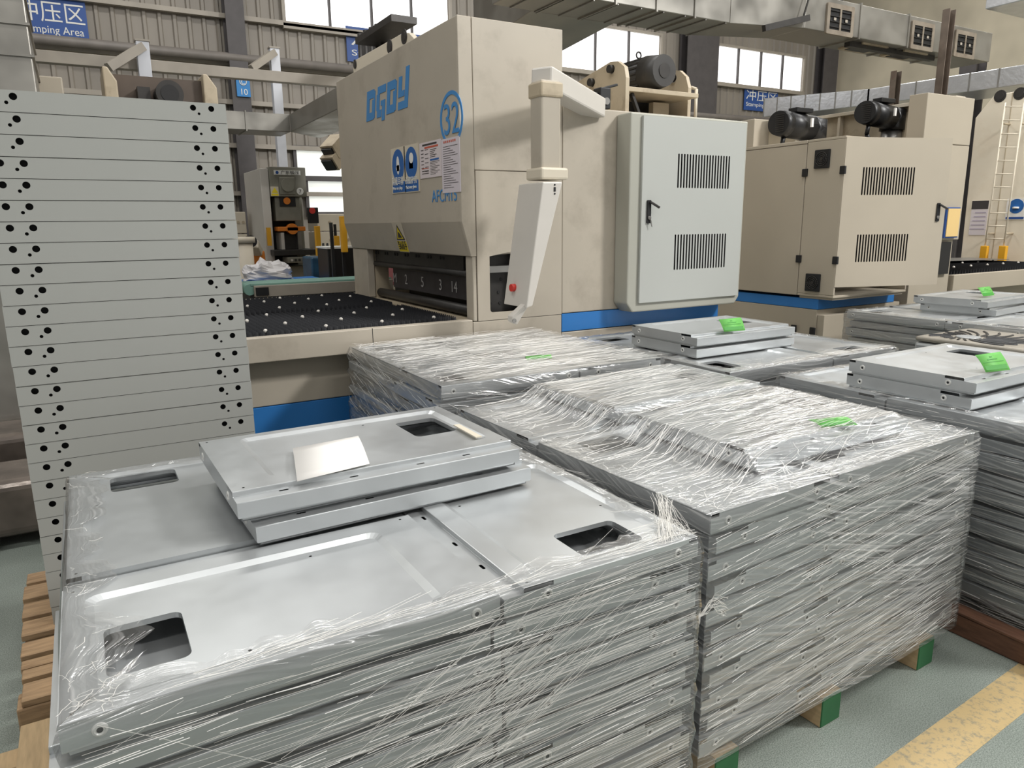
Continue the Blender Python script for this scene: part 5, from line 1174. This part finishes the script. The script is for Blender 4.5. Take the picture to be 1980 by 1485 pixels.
# ================================================================ stack of grey boxes on a pallet, left
XS0, XS1, YS, HB = -.25, .541, 3.05, .0711
def box_mesh():
    b = MB(); W_ = XS1-XS0; h = HB-.002; D_ = .48
    hl = lambda x, z, r: circ(x, z, r, 16)
    holes = [hl(.055, .049, .0118), hl(.122, .049, .0118), hl(.101, .029, .0058), hl(W_-.115, .049, .0105), hl(W_-.052, .049, .0105), hl(W_-.096, .029, .0048)]
    b.plate(rect(0, W_, 0, h-.0018), holes, (0, 0, 0), UX, UZ, .0015)
    b.box(0, W_, .0015, D_, h-.0015, h); b.box(0, W_, .0015, D_, 0, .0015); b.box(0, .0015, .0015, D_, .0015, h-.0015); b.box(W_-.0015, W_, .0015, D_, .0015, h-.0015); b.box(.0015, W_-.0015, D_-.0015, D_, .0015, h-.0015, 1)
    b.box(.04, W_-.04, .03, .032, .002, h-.002, 1)  # dark sheet behind the holes paints their shaded depth
    return b.mesh('grey_box', [GREYBOX, DARKER])
GB = box_mesh(); nb = 27; NUM = ['bottom', 'second', 'third', 'fourth', 'fifth', 'sixth', 'seventh', 'eighth', 'ninth', 'tenth', 'eleventh', 'twelfth', 'thirteenth', 'fourteenth', 'fifteenth', 'sixteenth', 'seventeenth', 'eighteenth', 'nineteenth', 'twentieth', 'twenty-first', 'twenty-second', 'twenty-third', 'twenty-fourth', 'twenty-fifth', 'twenty-sixth']
for i in range(nb):
    o = bpy.data.objects.new('sheet_metal_box', GB); COL.objects.link(o); o.location = (XS0+(random.uniform(-.0015, .0015)), YS+random.uniform(-.0012, .0012), .131+i*HB)
    k = nb-1-i
    tag(o, 'flat grey box with punched holes, %s in the tall left stack' % ('topmost' if k == 0 else NUM[k]+' from the top' if k < nb-1 else 'bottom one'), 'metal box', 'grey boxes in the tall left stack')
wp = thing('wooden_pallet', 'brown slatted pallet under the tall stack of grey boxes', 'pallet', (0, 0, 0))
rows = [(3.345, 3.47), (3.175, 3.30), (3.02, 3.14), (2.865, 2.965), (2.775, 2.83), (2.705, 2.765), (2.565, 2.675)]
for i, (y0, y1) in enumerate(rows): MB().box(-.365+.006*i, .62, y0, y1, .105, .13).build('plank', WOOD, wp, .003, 1)
MB().box(-.36, .6, 3.5, 3.6, .105, .13).build('plank', WOOD, wp, .003, 1)
for y0 in (2.565, 3.02, 3.48):
    for x0_ in (-.345, .1, .5): MB().box(x0_, x0_+.10, y0, y0+.10, 0, .105).build('block', WOOD, wp, .008)
MB().box(-.35, .6, 2.6, 2.66, .0, .02).build('plank', WOOD, wp, .003, 1)
# strapped bundles and bench at the far left
for i, (px, py, Y, h_, lab) in enumerate(((40, 1000, 4.5, .3, 'brown shiny bundle with black straps at the left edge, nearer'), (30, 905, 5.4, .34, 'brown shiny bundle at the left edge, farther'))):
    c = az(px, py+60, 0); t = thing('strapped_bundle', lab, 'bundle', (c.x-.9, c.y, 0)); MB().box(0, 1.35, 0, .45, .06, h_+.06).build('bundle', BROWNW, t, .05, 4)
    MB().box(.1, .2, 0, .45, 0, .06).box(1.1, 1.2, 0, .45, 0, .06).build('bearers', WOOD, t)
    for xx in (.75, 1.02): MB().box(xx, xx+.06, -.006, .456, .06, h_+.066).build('strap', BLACK, t)
c = az(20, 800, 0); t = thing('work_bench', 'cluttered grey bench with metal legs at the left edge', 'bench', (c.x-1.3, c.y+.4, 0))
MB().box(0, 1.5, 0, .7, .72, .78).build('bench_top', RAIL, t, .004); MB().box(0, 1.5, 0, .05, .60, .70).build('bench_rail', STEEL, t)
for xx in (.05, 1.4):
    for yy in (.02, .62): MB().box(xx, xx+.06, yy, yy+.06, 0, .72).build('leg', DARK, t)
MB().box(.1, 1.4, .1, .65, .2, .24).build('lower_shelf', STEEL, t)
